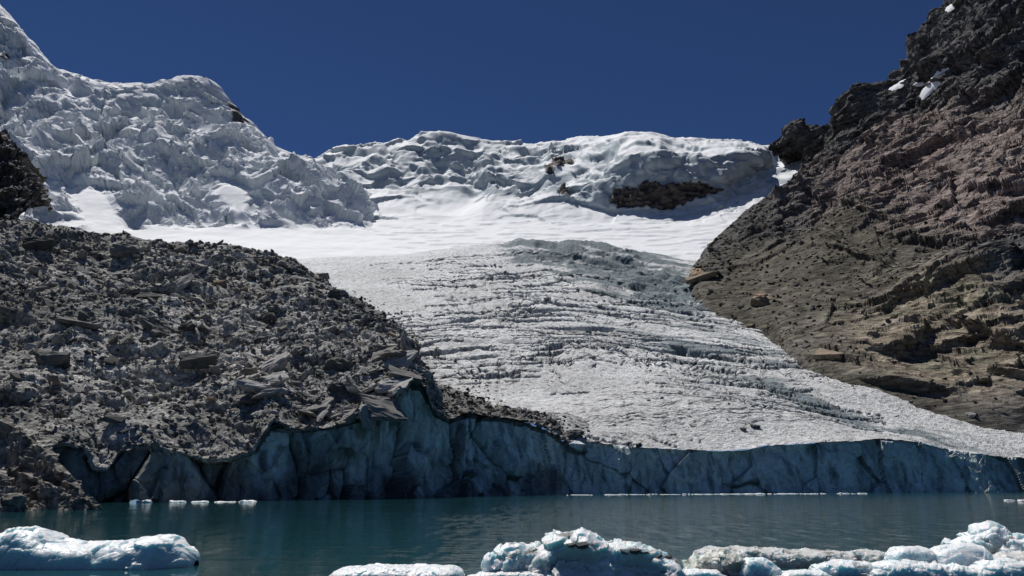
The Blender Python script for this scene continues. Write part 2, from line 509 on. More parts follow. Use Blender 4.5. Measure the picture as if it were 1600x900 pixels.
rockm = sstep(-1.5, 1.5, q[..., 1] - tp + 6 * nz_) * sstep(-1.5, 1.5, bt - q[..., 1] + 4 * nz_) * (q[..., 0] > 952) * (q[..., 0] < 1130)
for cx, cy, rx, ry, rot in ((880, 258, 30, 8, -28), (884, 308, 14, 8, -10), (860, 272, 10, 10, 0), (868, 262, 12, 7, -40)):
    rockm = np.maximum(rockm, sstep(0.55, 0.75, ell(q, cx, cy, rx, ry, rot) + 0.35 * fbm(p / 14, 3, 93).reshape(q.shape[:2])))
rockm = sstep(0.35, 0.6, rockm)
wf = wall * sstep(245, 256, q[..., 1]) * sstep(296, 286, q[..., 1])
S.disp(ridged(p * np.array([1 / 14, 1 / 40, 1 / 60]), 4, 73).reshape(q.shape[:2]) * 3.5 * wf)
bk2, _, br2 = blocks(S.flat() / np.array([9, 9, 5]), 14)
S.disp((bk2 * 6).reshape(q.shape[:2]) * rockm)
nn = S.normals()
snowy = sstep(0.56, 0.74, nn[..., 2] + 0.12 * fbm(p / 18, 3, 51).reshape(q.shape[:2]))
snowy = np.where(wall * sstep(318, 300, q[..., 1]) > 0.35, snowy * sstep(0.45, 0.75, nn[..., 2]), snowy)
col = mixc((0.42, 0.48, 0.51), (0.81, 0.825, 0.84), snowy)
rk = mixc((0.055, 0.048, 0.045), (0.14, 0.115, 0.10), br2.reshape(q.shape[:2]))
col = mixc(col, rk, rockm)
link('snow_ridge', mesh_np('snow_ridge', S.P, grid_faces(S.nu, S.nv, S.flip), M_SNOW, col, True),
     'snow covered ridge closing the valley behind the glacier', kind='structure')

# ------------------------------------------------------------------ ice covered mountain on the left
Lm = Patch([
    [(-220, 440, 700), (200, 440, 740), (680, 440, 780)],
    [(-220, 395, 800), (200, 392, 830), (450, 396, 850), (690, 400, 900)],
    [(-220, 350, 880), (60, 352, 885), (200, 360, 900), (350, 356, 940), (560, 362, 1000), (690, 372, 1080)],
    [(-220, 310, 930), (60, 318, 940), (200, 330, 950), (300, 335, 980), (420, 330, 1010), (560, 345, 1050), (640, 365, 1160), (690, 380, 1200)],
    [(-220, 240, 1010), (60, 262, 1030), (200, 270, 1045), (350, 276, 1070), (470, 292, 1100), (560, 310, 1130), (640, 340, 1250), (690, 360, 1300)],
    [(-220, 150, 1120), (60, 190, 1140), (200, 205, 1160), (320, 215, 1170), (420, 255, 1190), (500, 278, 1220), (580, 300, 1300), (690, 340, 1420)],
    [(-220, 40, 1240), (0, 100, 1240), (90, 148, 1240), (200, 160, 1260), (300, 165, 1260), (370, 205, 1270), (440, 245, 1290), (500, 262, 1330), (580, 300, 1420), (690, 340, 1500)],
    [(-220, -190, 1330), (-60, -60, 1330), (0, 3, 1330), (30, 40, 1330), (62, 78, 1330), (90, 110, 1330), (112, 120, 1325), (150, 125, 1330), (190, 132, 1330), (230, 134, 1330), (262, 128, 1325), (290, 120, 1320), (318, 121, 1320), (345, 138, 1320),
     (365, 165, 1325), (385, 185, 1330), (405, 208, 1335), (430, 229, 1345), (460, 241, 1360), (492, 252, 1385), (560, 300, 1460), (690, 350, 1560)],
    [(-220, 60, 1500), (200, 260, 1480), (690, 430, 1600)],
], 480, 360)
q = Lm.pxy; p = Lm.flat(); sh = q.shape[:2]
ice = sstep(362, 335, q[..., 1] + 8 * fbm(p / 40, 3, 3).reshape(sh))
rfade = np.clip(sstep(0, 26, q[..., 1] - np.interp(q[..., 0], [-220, 0, 30, 62, 90, 150, 230, 290, 318, 345, 385, 430, 492, 690], [-190, 3, 40, 78, 110, 125, 134, 120, 121, 138, 185, 229, 252, 350])), 0, 1)
up = np.zeros_like(Lm.P); up[..., 2] = 1
def shear(pp, a, b_, c):
    """slabs drawn out along the fall line, down to the right"""
    return np.stack([(pp[:, 0] * 0.80 - pp[:, 2] * 0.60) / a, (pp[:, 0] * 0.60 + pp[:, 2] * 0.80) / b_, pp[:, 1] / c], 1)
ice = ice * np.clip(1 - 1.6 * ell(q, 150, 325, 45, 30, 38) - 1.2 * ell(q, 362, 305, 26, 36, -60) - 0.9 * ell(q, 90, 135, 60, 10, 25) - 0.6 * ell(q, 250, 150, 70, 10, 5), 0, 1)
Lm.disp((fbm(p * np.array([1 / 130, 1 / 180, 1 / 180]), 3, 61)).reshape(sh) * 30 * ice * (0.2 + 0.8 * rfade))
wp = p + (9 * fbm(p / 70, 2, 97))[:, None]
Lm.disp((ridged(shear(wp, 130, 52, 130), 3, 7, 0.45) - 0.3).reshape(sh) * 18 * ice * (0.15 + 0.85 * rfade))
wz = fbm(shear(p, 170, 80, 140), 4, 23).reshape(sh) * 2.2
amk = ice * np.clip(0.5 + 1.2 * fbm(p / 150.0, 3, 35).reshape(sh), 0.1, 1)
Lm.disp(terrace(Lm.P, 30.0, wz, 0.8 * amk * (0.35 + 0.65 * rfade), 0.5), up)
b0, e0, r0 = blocks(shear(wp, 64, 30, 55), 8, 1.3, 0.02, 0.0)
Lm.disp((b0 * 11).reshape(sh) * ice * (0.2 + 0.8 * rfade))
b1, e1, r1 = blocks(shear(wp, 28, 14, 24), 5, 1.4, 0.03, 0.05)
Lm.disp((b1 * 5.0).reshape(sh) * ice * (0.25 + 0.75 * rfade))
q, ice, rfade = regrid(Lm, (q, ice, rfade), 0.7, 2)
p = Lm.flat()
b2, e2, r2 = blocks(shear(p, 13, 7, 12), 6, 1.4, 0.03, 0.08)
Lm.disp((b2 * 1.7).reshape(sh) * ice * (0.4 + 0.6 * rfade) * np.clip(0.4 + 1.3 * fbm(p / 40, 2, 101), 0, 1).reshape(sh))
Lm.disp(fbm(p / 40.0, 3, 9).reshape(sh) * 1.4 * (1 - ice))
nn = Lm.normals()
snowy = sstep(0.34, 0.50, nn[..., 2] + 0.26 * fbm(p / 45, 3, 52).reshape(sh))
snowy = np.maximum(snowy, sstep(0.45, 0.1, ice))
peak = sstep(110, 60, q[..., 1] + 0.35 * np.abs(q[..., 0] - 30))
col = mixc((0.60, 0.65, 0.67), (0.84, 0.855, 0.87), snowy)
rkm = np.maximum(sstep(0.5, 0.8, ell(q, 372, 178, 14, 34, -38) + 0.4 * fbm(p / 12, 3, 95).reshape(sh)), sstep(0.5, 0.7, ell(q, 8, 92, 14, 8) + 0.4 * fbm(p / 12, 3, 96).reshape(sh)))
col = mixc(col, (0.07, 0.07, 0.075), rkm * sstep(0.75, 0.6, nn[..., 2]))
link('ice_mountain', mesh_np('ice_mountain', Lm.P, grid_faces(Lm.nu, Lm.nv, Lm.flip), M_SNOW, col, False),
     'steep mountain flank on the left, covered in broken blue grey seracs', kind='structure')

# ------------------------------------------------------------------ glacier tongue
GR = [LIP_R[0]]
G = Patch([
    [(430, 690, 232), (560, 680, 224)] + LIP_R,
    [(420, 650, 300), (700, 648, 285), (900, 655, 300), (1300, 655, 318), (1500, 672, 322), (1800, 690, 330)],
    [(410, 600, 372), (700, 600, 360), (900, 602, 365), (1300, 603, 368), (1800, 625, 380)],
    [(400, 552, 445), (700, 550, 438), (900, 550, 440), (1250, 556, 440), (1800, 580, 450)],
    [(380, 506, 530), (700, 500, 525), (900, 498, 530), (1230, 505, 530), (1600, 530, 540)],
    [(370, 455, 635), (700, 448, 640), (900, 444, 645), (1150, 460, 640), (1500, 490, 650)],
    [(360, 422, 720), (560, 418, 735), (700, 408, 745), (830, 400, 745), (950, 412, 735), (1100, 428, 720), (1400, 445, 730)],
    [(350, 408, 800), (500, 403, 815), (620, 398, 815), (720, 388, 815), (830, 375, 812), (900, 378, 808), (1000, 394, 800), (1120, 408, 790), (1400, 420, 800)],
    [(340, 412, 850), (620, 404, 860), (830, 392, 870), (1000, 404, 850), (1400, 430, 850)],
    [(340, 440, 900), (830, 430, 910), (1400, 460, 900)],
], 800, 440)
q = G.pxy; p = G.flat(); sh = q.shape[:2]
X, Y = G.P[..., 0], G.P[..., 1]
lipfade = sstep(0, 14, Y - np.interp(X, [r[0] for r in W(*np.array(LIP_R).T)], [r[1] for r in W(*np.array(LIP_R).T)]))
G.disp(fbm(p / 70.0, 3, 41).reshape(sh) * 3.2 * lipfade)
dx = X - 40
cc = Y + 0.42 * np.sqrt(dx * dx + 30 ** 2) + 0.18 * dx + 8 * fbm(p / 60.0, 3, 42).reshape(sh)
cp = np.stack([X / 60.0, cc / 8.0, 0 * X], -1)
cn = fbm(cp.reshape(-1, 3), 2, 43).reshape(sh)
crz = np.clip(ell(q, 770, 535, 210, 58, -3) + ell(q, 930, 545, 210, 62, 6) + 0.5 * ell(q, 900, 470, 260, 40, 8) + 1.15 * ell(q, 1130, 560, 170, 62, 14) + 0.7 * ell(q, 1320, 645, 160, 24, 21) + 0.5 * ell(q, 1500, 690, 120, 14, 16) + 0.5 * ell(q, 960, 690, 120, 8, 2), 0, 1)
def cracks(spacing, wmax, seed):
    k = cc / spacing + 0.9 * fbm(p / 60.0, 3, seed).reshape(sh)
    fl = np.floor(k); dist = np.abs(k - fl - 0.5) * spacing
    n = fbm(np.stack([X / 60.0, fl * 7.3, 0 * X], -1).reshape(-1, 3), 2, seed + 1).reshape(sh)
    wd = wmax * np.clip(0.28 + 1.9 * n, 0, 1) * np.clip(crz * 1.3, 0, 1) * (0.5 + 0.5 * Y / 450)
    return np.where(wd > 0.25, sstep(1.15, 0.55, dist / np.maximum(wd, 0.01)), 0), wd
crz0 = crz
crz = crz * np.clip(0.78 + 1.5 * fbm(p / np.array([80, 60, 80]), 3, 331).reshape(sh), 0, 1)
c1, w1 = cracks(13.0, 2.3, 301); c2, w2 = cracks(8.0, 1.3, 311); c3, w3 = cracks(24.0, 3.6, 321)
crev = np.maximum(np.maximum(c1, c2), c3)
thin = np.zeros(sh)
G.disp(fbm(np.stack([X / 60.0, cc / 16.0, 0 * X], -1).reshape(-1, 3), 2, 43).reshape(sh) * 2.2 * crz)
G.disp(-(c1 * 6 + c2 * 3.5 + c3 * 8) * (0.5 + 0.5 * Y / 450))
# broken ice step under the rim: steep blue faces
fall = np.clip(ell(q, 880, 390, 110, 24, 6) + ell(q, 985, 426, 165, 40, 18) + 0.8 * ell(q, 1070, 455, 60, 30, 10), 0, 1)
up = np.zeros_like(G.P); up[..., 2] = 1
wz = fbm(p * np.array([1 / 55, 1 / 80, 1 / 80]), 4, 45).reshape(sh) * 1.8
G.disp(terrace(G.P, 16.0, wz, fall * 0.9, 0.55), up, 2)
b1, e1, r1 = blocks((p + (6 * fbm(p / 15, 2, 99))[:, None]) / np.array([26, 13, 8]), 46)
sx = np.stack([(p[:, 0] * 0.9 - p[:, 1] * 0.43) / 75, (p[:, 0] * 0.43 + p[:, 1] * 0.9) / 15, p[:, 2] / 30], 1)
G.disp((ridged(sx, 4, 154) - 0.3).reshape(sh) * 6.0 * fall)
G.disp((b1 * 1.2).reshape(sh) * fall, None, 1)
q, crev, fall, lipfade, crz, thin = regrid(G, (q, crev, fall, lipfade, crz, thin), 0.7, 3)
p = G.flat(); X, Y = G.P[..., 0], G.P[..., 1]
# sun cups and runnels
scal = (0.35 + 0.75 * np.clip(Y / 500, 0, 1.4)) * (1 - 0.75 * np.clip(crev * 2, 0, 1)) * (1 - 0.5 * fall)
G.disp(ridged(p / np.array([7.0, 10.0, 7.0]), 2, 47).reshape(sh) * 0.5 * scal * lipfade)
G.disp(fbm(p / 2.6, 2, 48).reshape(sh) * 0.4 * scal)
nn = G.normals()
pat = fbm(p / np.array([50, 70, 50]), 4, 49).reshape(sh)
col = mixc((0.70, 0.705, 0.70), (0.85, 0.86, 0.86), sstep(-0.3, 0.4, pat))
blue = np.clip(fall * 1.1 * sstep(0.85, 0.55, nn[..., 2] + 0.25 * pat) + crev * 1.1 + thin * 0.9, 0, 1)
blue = np.maximum(blue, 0.85 * sstep(0.4, 0.8, ell(q, 1255, 622, 150, 14, 22) + 0.35 * pat))
sx = np.stack([(p[:, 0] * 0.9 - p[:, 1] * 0.43) / 70, (p[:, 0] * 0.43 + p[:, 1] * 0.9) / 12, p[:, 2] / 20], 1)
stk = fbm(sx, 4, 54).reshape(sh)
blue = np.maximum(blue, 0.9 * sstep(0.42, 0.72, np.clip(ell(q, 880, 390, 130, 28, 6) + ell(q, 985, 428, 190, 54, 18), 0, 1) * 0.85 + 0.85 * stk))
blue = np.maximum(blue, 0.85 * sstep(0.02, 0.3, stk) * np.clip(ell(q, 1120, 560, 190, 60, 14) + ell(q, 1420, 672, 170, 18, 18), 0, 1))
col = mixc(col, (0.14, 0.20, 0.225), blue)
topsnow = sstep(432, 392, q[..., 1] + 14 * pat + 10 * stk + np.clip(q[..., 0] - 820, 0, 400) * 0.06) * (1 - np.clip(blue * 1.2, 0, 1))
col = mixc(col, (0.81, 0.825, 0.84), topsnow)
# rock debris melted out along the left edge and the brink
lefte = np.interp(q[..., 1], [380, 455, 500, 545, 590, 640, 668, 690], [395, 522, 600, 652, 668, 760, 862, 900])
dirt = sstep(26, -6, q[..., 0] - lefte + 22 * fbm(p / 9.0, 3, 55).reshape(sh)) * sstep(430, 450, q[..., 1])
dirt = np.maximum(dirt, sstep(0.5, 0.7, ell(q, 905, 668, 26, 12, 25) + 0.5 * fbm(p / 4.0, 3, 56).reshape(sh)))
spk = sstep(0.05, 0.3, fbm(p / 1.7, 2, 59).reshape(sh))
strip = sstep(-2, 6, q[..., 1] - np.interp(q[..., 0], [560, 640, 664, 700, 731, 787, 858, 885, 905], [550, 565, 588, 602, 613, 636, 655, 680, 720]) + 9 * fbm(p / 5.0, 3, 53).reshape(sh)) * (q[..., 0] < 905)
dirt = np.maximum(dirt * (0.35 + 0.65 * spk), 0.92 * strip)
dirt = np.maximum(dirt, 0.7 * spk * sstep(0.35, 0.75, ell(q, 1100, 625, 90, 9, 36) + 0.5 * fbm(p / 4.0, 3, 57).reshape(sh)))
dirt = np.maximum(dirt, 0.7 * spk * sstep(0.55, 0.75, ell(q, 960, 682, 90, 4, 3) + 0.5 * fbm(p / 4.0, 3, 58).reshape(sh)))
col = mixc(col, (0.11, 0.106, 0.098), dirt)
bq, _, rq = blocks(p / np.array([3.2, 2.6, 2.0]), 401)
G.disp((bq * 0.9 + 0.3).reshape(sh) * strip * sstep(0.1, 0.9, lipfade))
stripG = strip
col = col * mixc(np.ones(sh + (3,)), np.ones(3) * (0.6 + 0.9 * rq.reshape(sh))[..., None], strip)
link('glacier', mesh_np('glacier', G.P, grid_faces(G.nu, G.nv, G.flip), M_ICE, col, True),
     'crevassed glacier tongue descending from the snow basin to the lake', kind='structure')

# ------------------------------------------------------------------ ice cliff at the water
lipall = LIP_L[:-1] + LIP_R
lt = np.array(lipall, float)
botpx = np.array([[-260, 118], [-60, 126], [140, 155], [250, 162], [400, 170], [600, 194], [700, 214], [760, 222], [850, 234], [885, 255], [1000, 264], [1200, 277], [1400, 287], [1600, 292], [1800, 296]], float)
us = np.concatenate([np.linspace(-260, -20, 60)[:-1], np.linspace(-20, 1620, 1040)[:-1], np.linspace(1620, 1800, 40)])
top = np.stack([us, np.interp(us, lt[:, 0], lt[:, 1]), np.interp(us, lt[:, 0], lt[:, 2])], -1)
TP = W(top[:, 0], top[:, 1], top[:, 2])
bd = np.interp(us, botpx[:, 0], botpx[:, 1])
BP = np.array([Wz(u, d, -1.5) for u, d in zip(us, bd)])
nvF = 150
tt = np.linspace(0, 1, nvF)[:, None, None]
# profile: leaning wall that steepens; low sloping shoulder at the far right end
shoulder = (np.exp(-((us - 1465) / 38.0) ** 2) * 0.35)[None, :, None]
lean = tt ** (1.0 + 2.0 * shoulder) * (1 - 0.0 * shoulder)
FP = BP[None] * (1 - tt) + TP[None] * tt
FP[..., 1] = BP[None, :, 1] * (1 - lean[..., 0]) + (TP[None, :, 1] + 1.5) * lean[..., 0]
# extra rows running back under the top
back = TP[None] + np.linspace(0, 1, 6)[1:, None, None] * np.array([0, 9.0, -1.2])
FP = np.concatenate([FP, back])
class Q: pass
F = Patch.__new__(Patch)
F.P = FP; F.nv, F.nu = FP.shape[:2]; F.base = FP.copy(); F.pxy = proj(FP); F.N = F.normals()
F.N[-5:] = F.N[-6]
p = F.flat(); q = F.pxy; sh = q.shape[:2]
topf = np.concatenate([np.ones(nvF - 12), np.linspace(1, 0.25, 12), np.full(5, 0.2)])[:, None]
b1, e1, r1 = blocks((p + 1.2 * fbm(p / 12, 2, 64)[:, None]) / np.array([12, 12, 30]), 61, 1.3, 0.02, 0.0)
left = sstep(880, 760, q[..., 0])
F.disp((b1 * 3.4).reshape(sh) * topf * (0.5 + 0.7 * left))
b2, e2, r2 = blocks(p / np.array([5, 5, 11]), 62, 1.3, 0.03, 0.05)
F.disp((b2 * 1.2).reshape(sh) * topf * (0.4 + 0.8 * left))
F.disp(-(sstep(0.10, 0.0, e1).reshape(sh)) * 1.4 * topf * left)
F.disp(ridged(p / np.array([3.4, 3.4, 15]), 4, 63, 0.55).reshape(sh) * 0.3 * topf)
b3, e3, r3 = blocks((p + (1.5 * fbm(p / 4, 2, 67))[:, None]) / np.array([2.2, 2.2, 4.0]), 68, 1.2, 0.06, 0.2)
F.disp((b3 * 0.5).reshape(sh) * topf)
F.disp(-1.6 * np.exp(-((q[..., 0] - 1139 - 0.25 * (740 - q[..., 1])) / 3.0) ** 2) * topf)
F.disp(-2.4 * np.exp(-((q[..., 0] - 650 + 0.06 * (q[..., 1] - 650)) / 4.0) ** 2) * topf)
F.disp(-3.0 * np.exp(-((q[..., 0] - 598) / 8.0) ** 2) * topf)
pat = fbm(p / np.array([9, 9, 14]), 4, 65).reshape(sh)
str_ = fbm(p / np.array([2.5, 2.5, 30]), 3, 66).reshape(sh)
col = mixc((0.52, 0.60, 0.555), (0.70, 0.78, 0.73), sstep(-0.4, 0.4, pat))
col = mixc(col, (0.14, 0.18, 0.18), 0.6 * sstep(0.05, 0.4, str_))
col = mixc(col, (0.05, 0.06, 0.06), 0.8 * sstep(0.035, 0.0, e1).reshape(sh))
# englacial dirt: heavy in the left third and in basal patches
dirt = np.clip(sstep(430, 180, q[..., 0] - 90 * pat) * 0.8, 0, 1)
base = sstep(16, 1, p[:, 2].reshape(sh) + 14 * pat + 0.02 * np.abs(q[..., 0] - 560))
dirt = np.maximum(dirt, base * 0.85 * sstep(900, 850, q[..., 0]))
dirt = np.maximum(dirt, sstep(0.25, 0.85, ell(q, 848, 752, 36, 34) + 0.9 * pat) * 0.8)
dirt = np.maximum(dirt, sstep(0.35, 0.75, ell(q, 715, 690, 14, 50) + 0.6 * pat) * 0.8)
dirt = np.maximum(dirt, 0.75 * sstep(-0.05, 0.3, fbm(p / np.array([6, 6, 9]), 4, 69).reshape(sh)) * sstep(690, 500, q[..., 0]))
dirt = np.maximum(dirt, sstep(1560, 1600, q[..., 0] + 20 * pat) * 0.8)
col = mixc(col, (0.075, 0.075, 0.073), dirt)
topdeb = np.zeros(sh); topdeb[-14:] = 1
col = mixc(col, (0.11, 0.106, 0.098), topdeb * sstep(900, 870, q[..., 0]))
dirt = np.maximum(dirt, topdeb * sstep(900, 870, q[..., 0]))
nn = F.normals()
white = sstep(0.62, 0.8, nn[..., 2] + 0.1 * pat) * (1 - dirt)
col = mixc(col, (0.60, 0.64, 0.65), white)
link('ice_cliff', mesh_np('ice_cliff', F.P, grid_faces(F.nu, F.nv, F.flip), M_FRONT, col, False),
     'shaded blue ice cliff at the end of the glacier, standing in the lake', kind='structure')

# ------------------------------------------------------------------ debris covered slope on the left
M0 = [(a, b - 1, c - 1.0) for a, b, c in LIP_L]
Mo = Patch([
    [(a, b + 7, c + 1.5) for a, b, c in LIP_L],
    [(a, b + 2, c - 1.2) for a, b, c in LIP_L],
    [(a, b - 6, c + 1.5) for a, b, c in LIP_L],
    [(-260, 640, 160), (0, 640, 166), (200, 642, 186), (400, 622, 196), (480, 624, 200), (560, 612, 206), (620, 582, 213), (648, 578, 217), (664, 592, 219), (704, 662, 228)],
    [(-260, 560, 200), (0, 560, 206), (200, 560, 226), (400, 550, 242), (560, 540, 252), (620, 534, 258), (650, 546, 263), (690, 682, 294)],
    [(-260, 480, 245), (0, 480, 252), (200, 480, 276), (400, 480, 296), (520, 470, 305), (600, 490, 312), (644, 640, 350)],
    [(-260, 400, 290), (0, 410, 300), (200, 425, 330), (320, 422, 345), (420, 420, 350), (520, 455, 352), (562, 600, 392)],
    [(-260, 300, 340), (-60, 338, 345), (0, 345, 350), (40, 352, 355), (100, 363, 360), (160, 373, 364), (200, 376, 367), (250, 386, 372), (300, 385, 376), (345, 382, 380), (400, 396, 384), (450, 413, 386), (505, 440, 380), (552, 590, 420)],
    [(-260, 400, 420), (0, 430, 430), (250, 460, 440), (450, 500, 450), (570, 620, 450)],
], 680, 470)
q = Mo.pxy; p = Mo.flat(); sh = q.shape[:2]
row = np.arange(Mo.nv)
lipf = sstep(0, 40, row)[:, None] * np.ones(sh)
crest = 1 - 0.75 * np.exp(-(np.abs(Mo.base[..., 1] - np.interp(q[..., 0], [-260, 0, 250, 450, 552], [340, 350, 372, 386, 420])) / 16) ** 2)
rightf = sstep(0, 0.10, (1 - np.arange(Mo.nu) / (Mo.nu - 1)))[None, :]
crest = crest * (0.25 + 0.75 * rightf)
Mo.disp(fbm(p / 34.0, 4, 81).reshape(sh) * 6.5 * lipf * crest)
# diagonal ribs running down towards the lake
rp = np.stack([(p[:, 0] * 0.75 + p[:, 1] * 0.35 + p[:, 2] * 0.9) / 26.0, (p[:, 0] - p[:, 1]) / 120.0, p[:, 2] / 90.0], 1)
Mo.disp(ridged(rp, 3, 82).reshape(sh) * 4.2 * lipf * crest * sstep(560, 330, q[..., 0]))
for sc, am, sd_ in ((15.0, 3.0, 83), (6.5, 1.5, 84), (3.0, 0.75, 85), (1.5, 0.38, 86)):
    wp = p + (sc * 0.15 * fbm(p / sc, 2, sd_ + 40))[:, None]
    ax = np.stack([wp[:, 0] * 0.88 - wp[:, 2] * 0.45, wp[:, 1], wp[:, 2] * 0.88 + wp[:, 0] * 0.45], 1)
    bv, ev, rv = blocks(ax / np.array([sc * 1.5, sc, sc * 0.7]), sd_, 1.1, 0.1, 0.2)
    msk = np.clip(0.55 + 1.3 * fbm(p / (sc * 4), 2, sd_ + 60), 0.02, 1.25).reshape(sh)
    Mo.disp((bv * am).reshape(sh) * msk * (0.3 + 0.7 * lipf) * (0.35 + 0.65 * crest))
    if sc == 6.5:
        rmid = rv.reshape(sh)
        q, lipf, crest, rmid = regrid(Mo, (q, lipf, crest, rmid), 0.7, 3)
        p = Mo.flat()
    if sc == 1.5: rsm = rv.reshape(sh)
    if sc == 3.0: rsm2 = rv.reshape(sh)
pat = fbm(p / np.array([40, 40, 25]), 4, 88).reshape(sh)
col = mixc((0.205, 0.202, 0.188), (0.40, 0.392, 0.365), sstep(-0.35, 0.45, pat))
col = mixc(col, (0.19, 0.175, 0.15), 0.5 * sstep(0.0, 0.5, fbm(p / 55.0, 3, 89).reshape(sh)))
col = col * (0.45 + 0.55 * rmid + 0.5 * rsm2 + 0.35 * rsm)[..., None]
pale = sstep(0.35, 0.7, ell(q, 545, 600, 130, 50, -18) + 0.5 * pat) * 0.9
pale = np.maximum(pale, sstep(0.45, 0.7, ell(q, 555, 497, 40, 22) + 0.4 * pat) * 0.8)
pale = np.maximum(pale, sstep(0.4, 0.7, ell(q, 455, 590, 60, 40, -20) + 0.4 * pat) * 0.5)
col = mixc(col, np.array([0.33, 0.325, 0.31]) * (0.5 + 0.7 * rsm2)[..., None], pale)
darkm = sstep(0.93, 1.0, rmid)
col = mixc(col, (0.05, 0.053, 0.053), darkm * 0.8)
link('debris_slope', mesh_np('debris_slope', Mo.P, grid_faces(Mo.nu, Mo.nv, Mo.flip), M_DEBRIS, col, False),
     'grey moraine slope of broken rock covering the ice on the left', kind='structure')

# ------------------------------------------------------------------ rock mountain on the right
Rnet = [
    [(1900, 790, 312), (1600, 732, 312), (1450, 692, 334), (1330, 650, 360), (1240, 610, 420), (1190, 568, 488), (1082, 525, 565), (1064, 470, 672), (1085, 418, 762), (1100, 392, 825), (1165, 335, 1000), (1245, 285, 1150)],
    [(1900, 705, 328), (1600, 668, 324), (1450, 626, 346), (1330, 585, 374), (1240, 547, 434), (1200, 508, 503), (1100, 468, 583), (1082, 420, 695), (1096, 403, 772), (1112, 380, 833), (1180, 320, 1008), (1262, 264, 1155)],
    [(1900, 560, 330), (1600, 575, 352), (1500, 545, 395), (1400, 500, 450), (1330, 455, 520), (1250, 430, 590), (1185, 412, 680), (1150, 385, 770), (1160, 362, 840), (1205, 318, 960), (1250, 282, 1080), (1275, 258, 1170)],
    [(1900, 340, 400), (1600, 430, 430), (1500, 405, 480), (1420, 372, 540), (1350, 345, 620), (1300, 330, 700), (1262, 318, 780), (1235, 310, 850), (1250, 295, 930), (1268, 276, 1020), (1280, 262, 1110), (1286, 248, 1190)],
    [(1900, 100, 520), (1620, 270, 550), (1540, 252, 610), (1480, 238, 690), (1430, 228, 770), (1390, 228, 840), (1360, 232, 900), (1332, 236, 960), (1312, 240, 1020), (1300, 242, 1080), (1285, 242, 1140), (1262, 240, 1200)],
    [(1900, -120, 620), (1680, 60, 690), (1600, 100, 740), (1530, 130, 800), (1480, 150, 860), (1450, 165, 910), (1410, 178, 960), (1370, 195, 1010), (1335, 208, 1060), (1305, 218, 1110), (1270, 224, 1160), (1230, 232, 1210)],
    [(1900, -380, 720), (1700, -160, 800), (1560, -70, 870), (1468, -8, 930), (1452, 20, 960), (1424, 60, 990), (1413, 102, 1010), (1352, 135, 1050), (1308, 152, 1090), (1294, 187, 1130), (1238, 203, 1180), (1199, 226, 1220)],
    [(1900, -200, 900), (1800, -40, 980), (1700, 60, 1060), (1600, 140, 1120), (1560, 180, 1150), (1520, 210, 1180), (1480, 240, 1200), (1440, 260, 1220), (1400, 280, 1250), (1360, 300, 1280), (1320, 310, 1310), (1280, 320, 1340)],
]
R = Patch(Rnet, 640, 500, bypx=False)
q = R.pxy; p = R.flat(); sh = q.shape[:2]
vv = np.linspace(0, 1, R.nv)[:, None] * np.ones(sh)
ds = np.clip(R.P[..., 1] / 600.0, 0.55, 1.8)                          # larger relief farther up the valley
edgef = 0.12 + 0.88 * sstep(0.05, 0.30, vv)
skyf = 1 - 0.5 * np.exp(-((vv - 0.86) / 0.03) ** 2)
R.disp(fbm(p / 100.0, 2, 101).reshape(sh) * 14 * edgef * skyf * ds)
pat = fbm(p / 80.0, 3, 102).reshape(sh)
scree = np.clip(1.1 * ell(q, 1235, 445, 190, 95, -22) + 0.6 * ell(q, 1330, 395, 190, 22, -8) + sstep(0.12, 0.03, vv) * sstep(1250, 1500, q[..., 0] + 100), 0, 1)
scree = np.clip(scree + 0.5 * pat * (scree > 0.02), 0, 1)
bed = np.clip(ell(q, 1480, 530, 230, 95, 12) * 1.3, 0, 1)
hard = 1 - 0.85 * scree
# bedding: ledges with undercut faces
wrp = fbm(p / 70.0, 3, 103).reshape(sh)
def ledges(Hs, am, dipx, dipy, sd_, zone):
    zm = bed if zone == 'bed' else (1 - bed if zone == 'up' else 1.0)
    st = (p[:, 2] + dipx * p[:, 0] + dipy * p[:, 1]).reshape(sh) / Hs + wrp * (0.9 if Hs > 10 else 1.6)
    fl = np.floor(st); fr = st - fl
    rb = (_h(fl.astype(np.int32).ravel(), np.full(fl.size, sd_), np.zeros(fl.size, np.int32), 77) & np.uint32(1023)).astype(np.float32).reshape(sh) / 1023
    prof = np.where(rb > 0.35, np.clip(1.2 - fr, 0, 1) * np.clip(fr / 0.2, 0, 1), np.clip(fr, 0, 1) * np.clip((1 - fr) / 0.2, 0, 1))
    along = np.clip(0.4 + 1.8 * fbm((p + fl.ravel()[:, None] * 13.7) / (Hs * 3.0), 3, 104 + sd_).reshape(sh), 0, 1.3)
    R.disp((prof * (0.4 + 0.9 * rb) * along - 0.3) * am * 1.15 * np.sqrt(ds) * hard * edgef * skyf * zm, None, 1 if Hs > 12 else 0)
def overhang(cx, cy, rx, hu, hd, rot, amp):
    c_, s_ = math.cos(math.radians(rot)), math.sin(math.radians(rot))
    x_, y_ = q[..., 0] - cx, q[..., 1] - cy
    wv = fbm(p / 14.0, 3, int(cx)).reshape(sh)
    u_, v_ = x_ * c_ + y_ * s_, -x_ * s_ + y_ * c_ + 6 * wv
    win = np.clip(1.25 - np.abs(u_ / rx) ** 2 + 0.5 * wv, 0, 1)
    R.disp(amp * win * np.where(v_ < 0, np.clip(1 + v_ / hu, 0, 1), -0.3 * np.clip(1 - v_ / hd, 0, 1) * np.clip(v_ / 2.0, 0, 1)), None, 0)
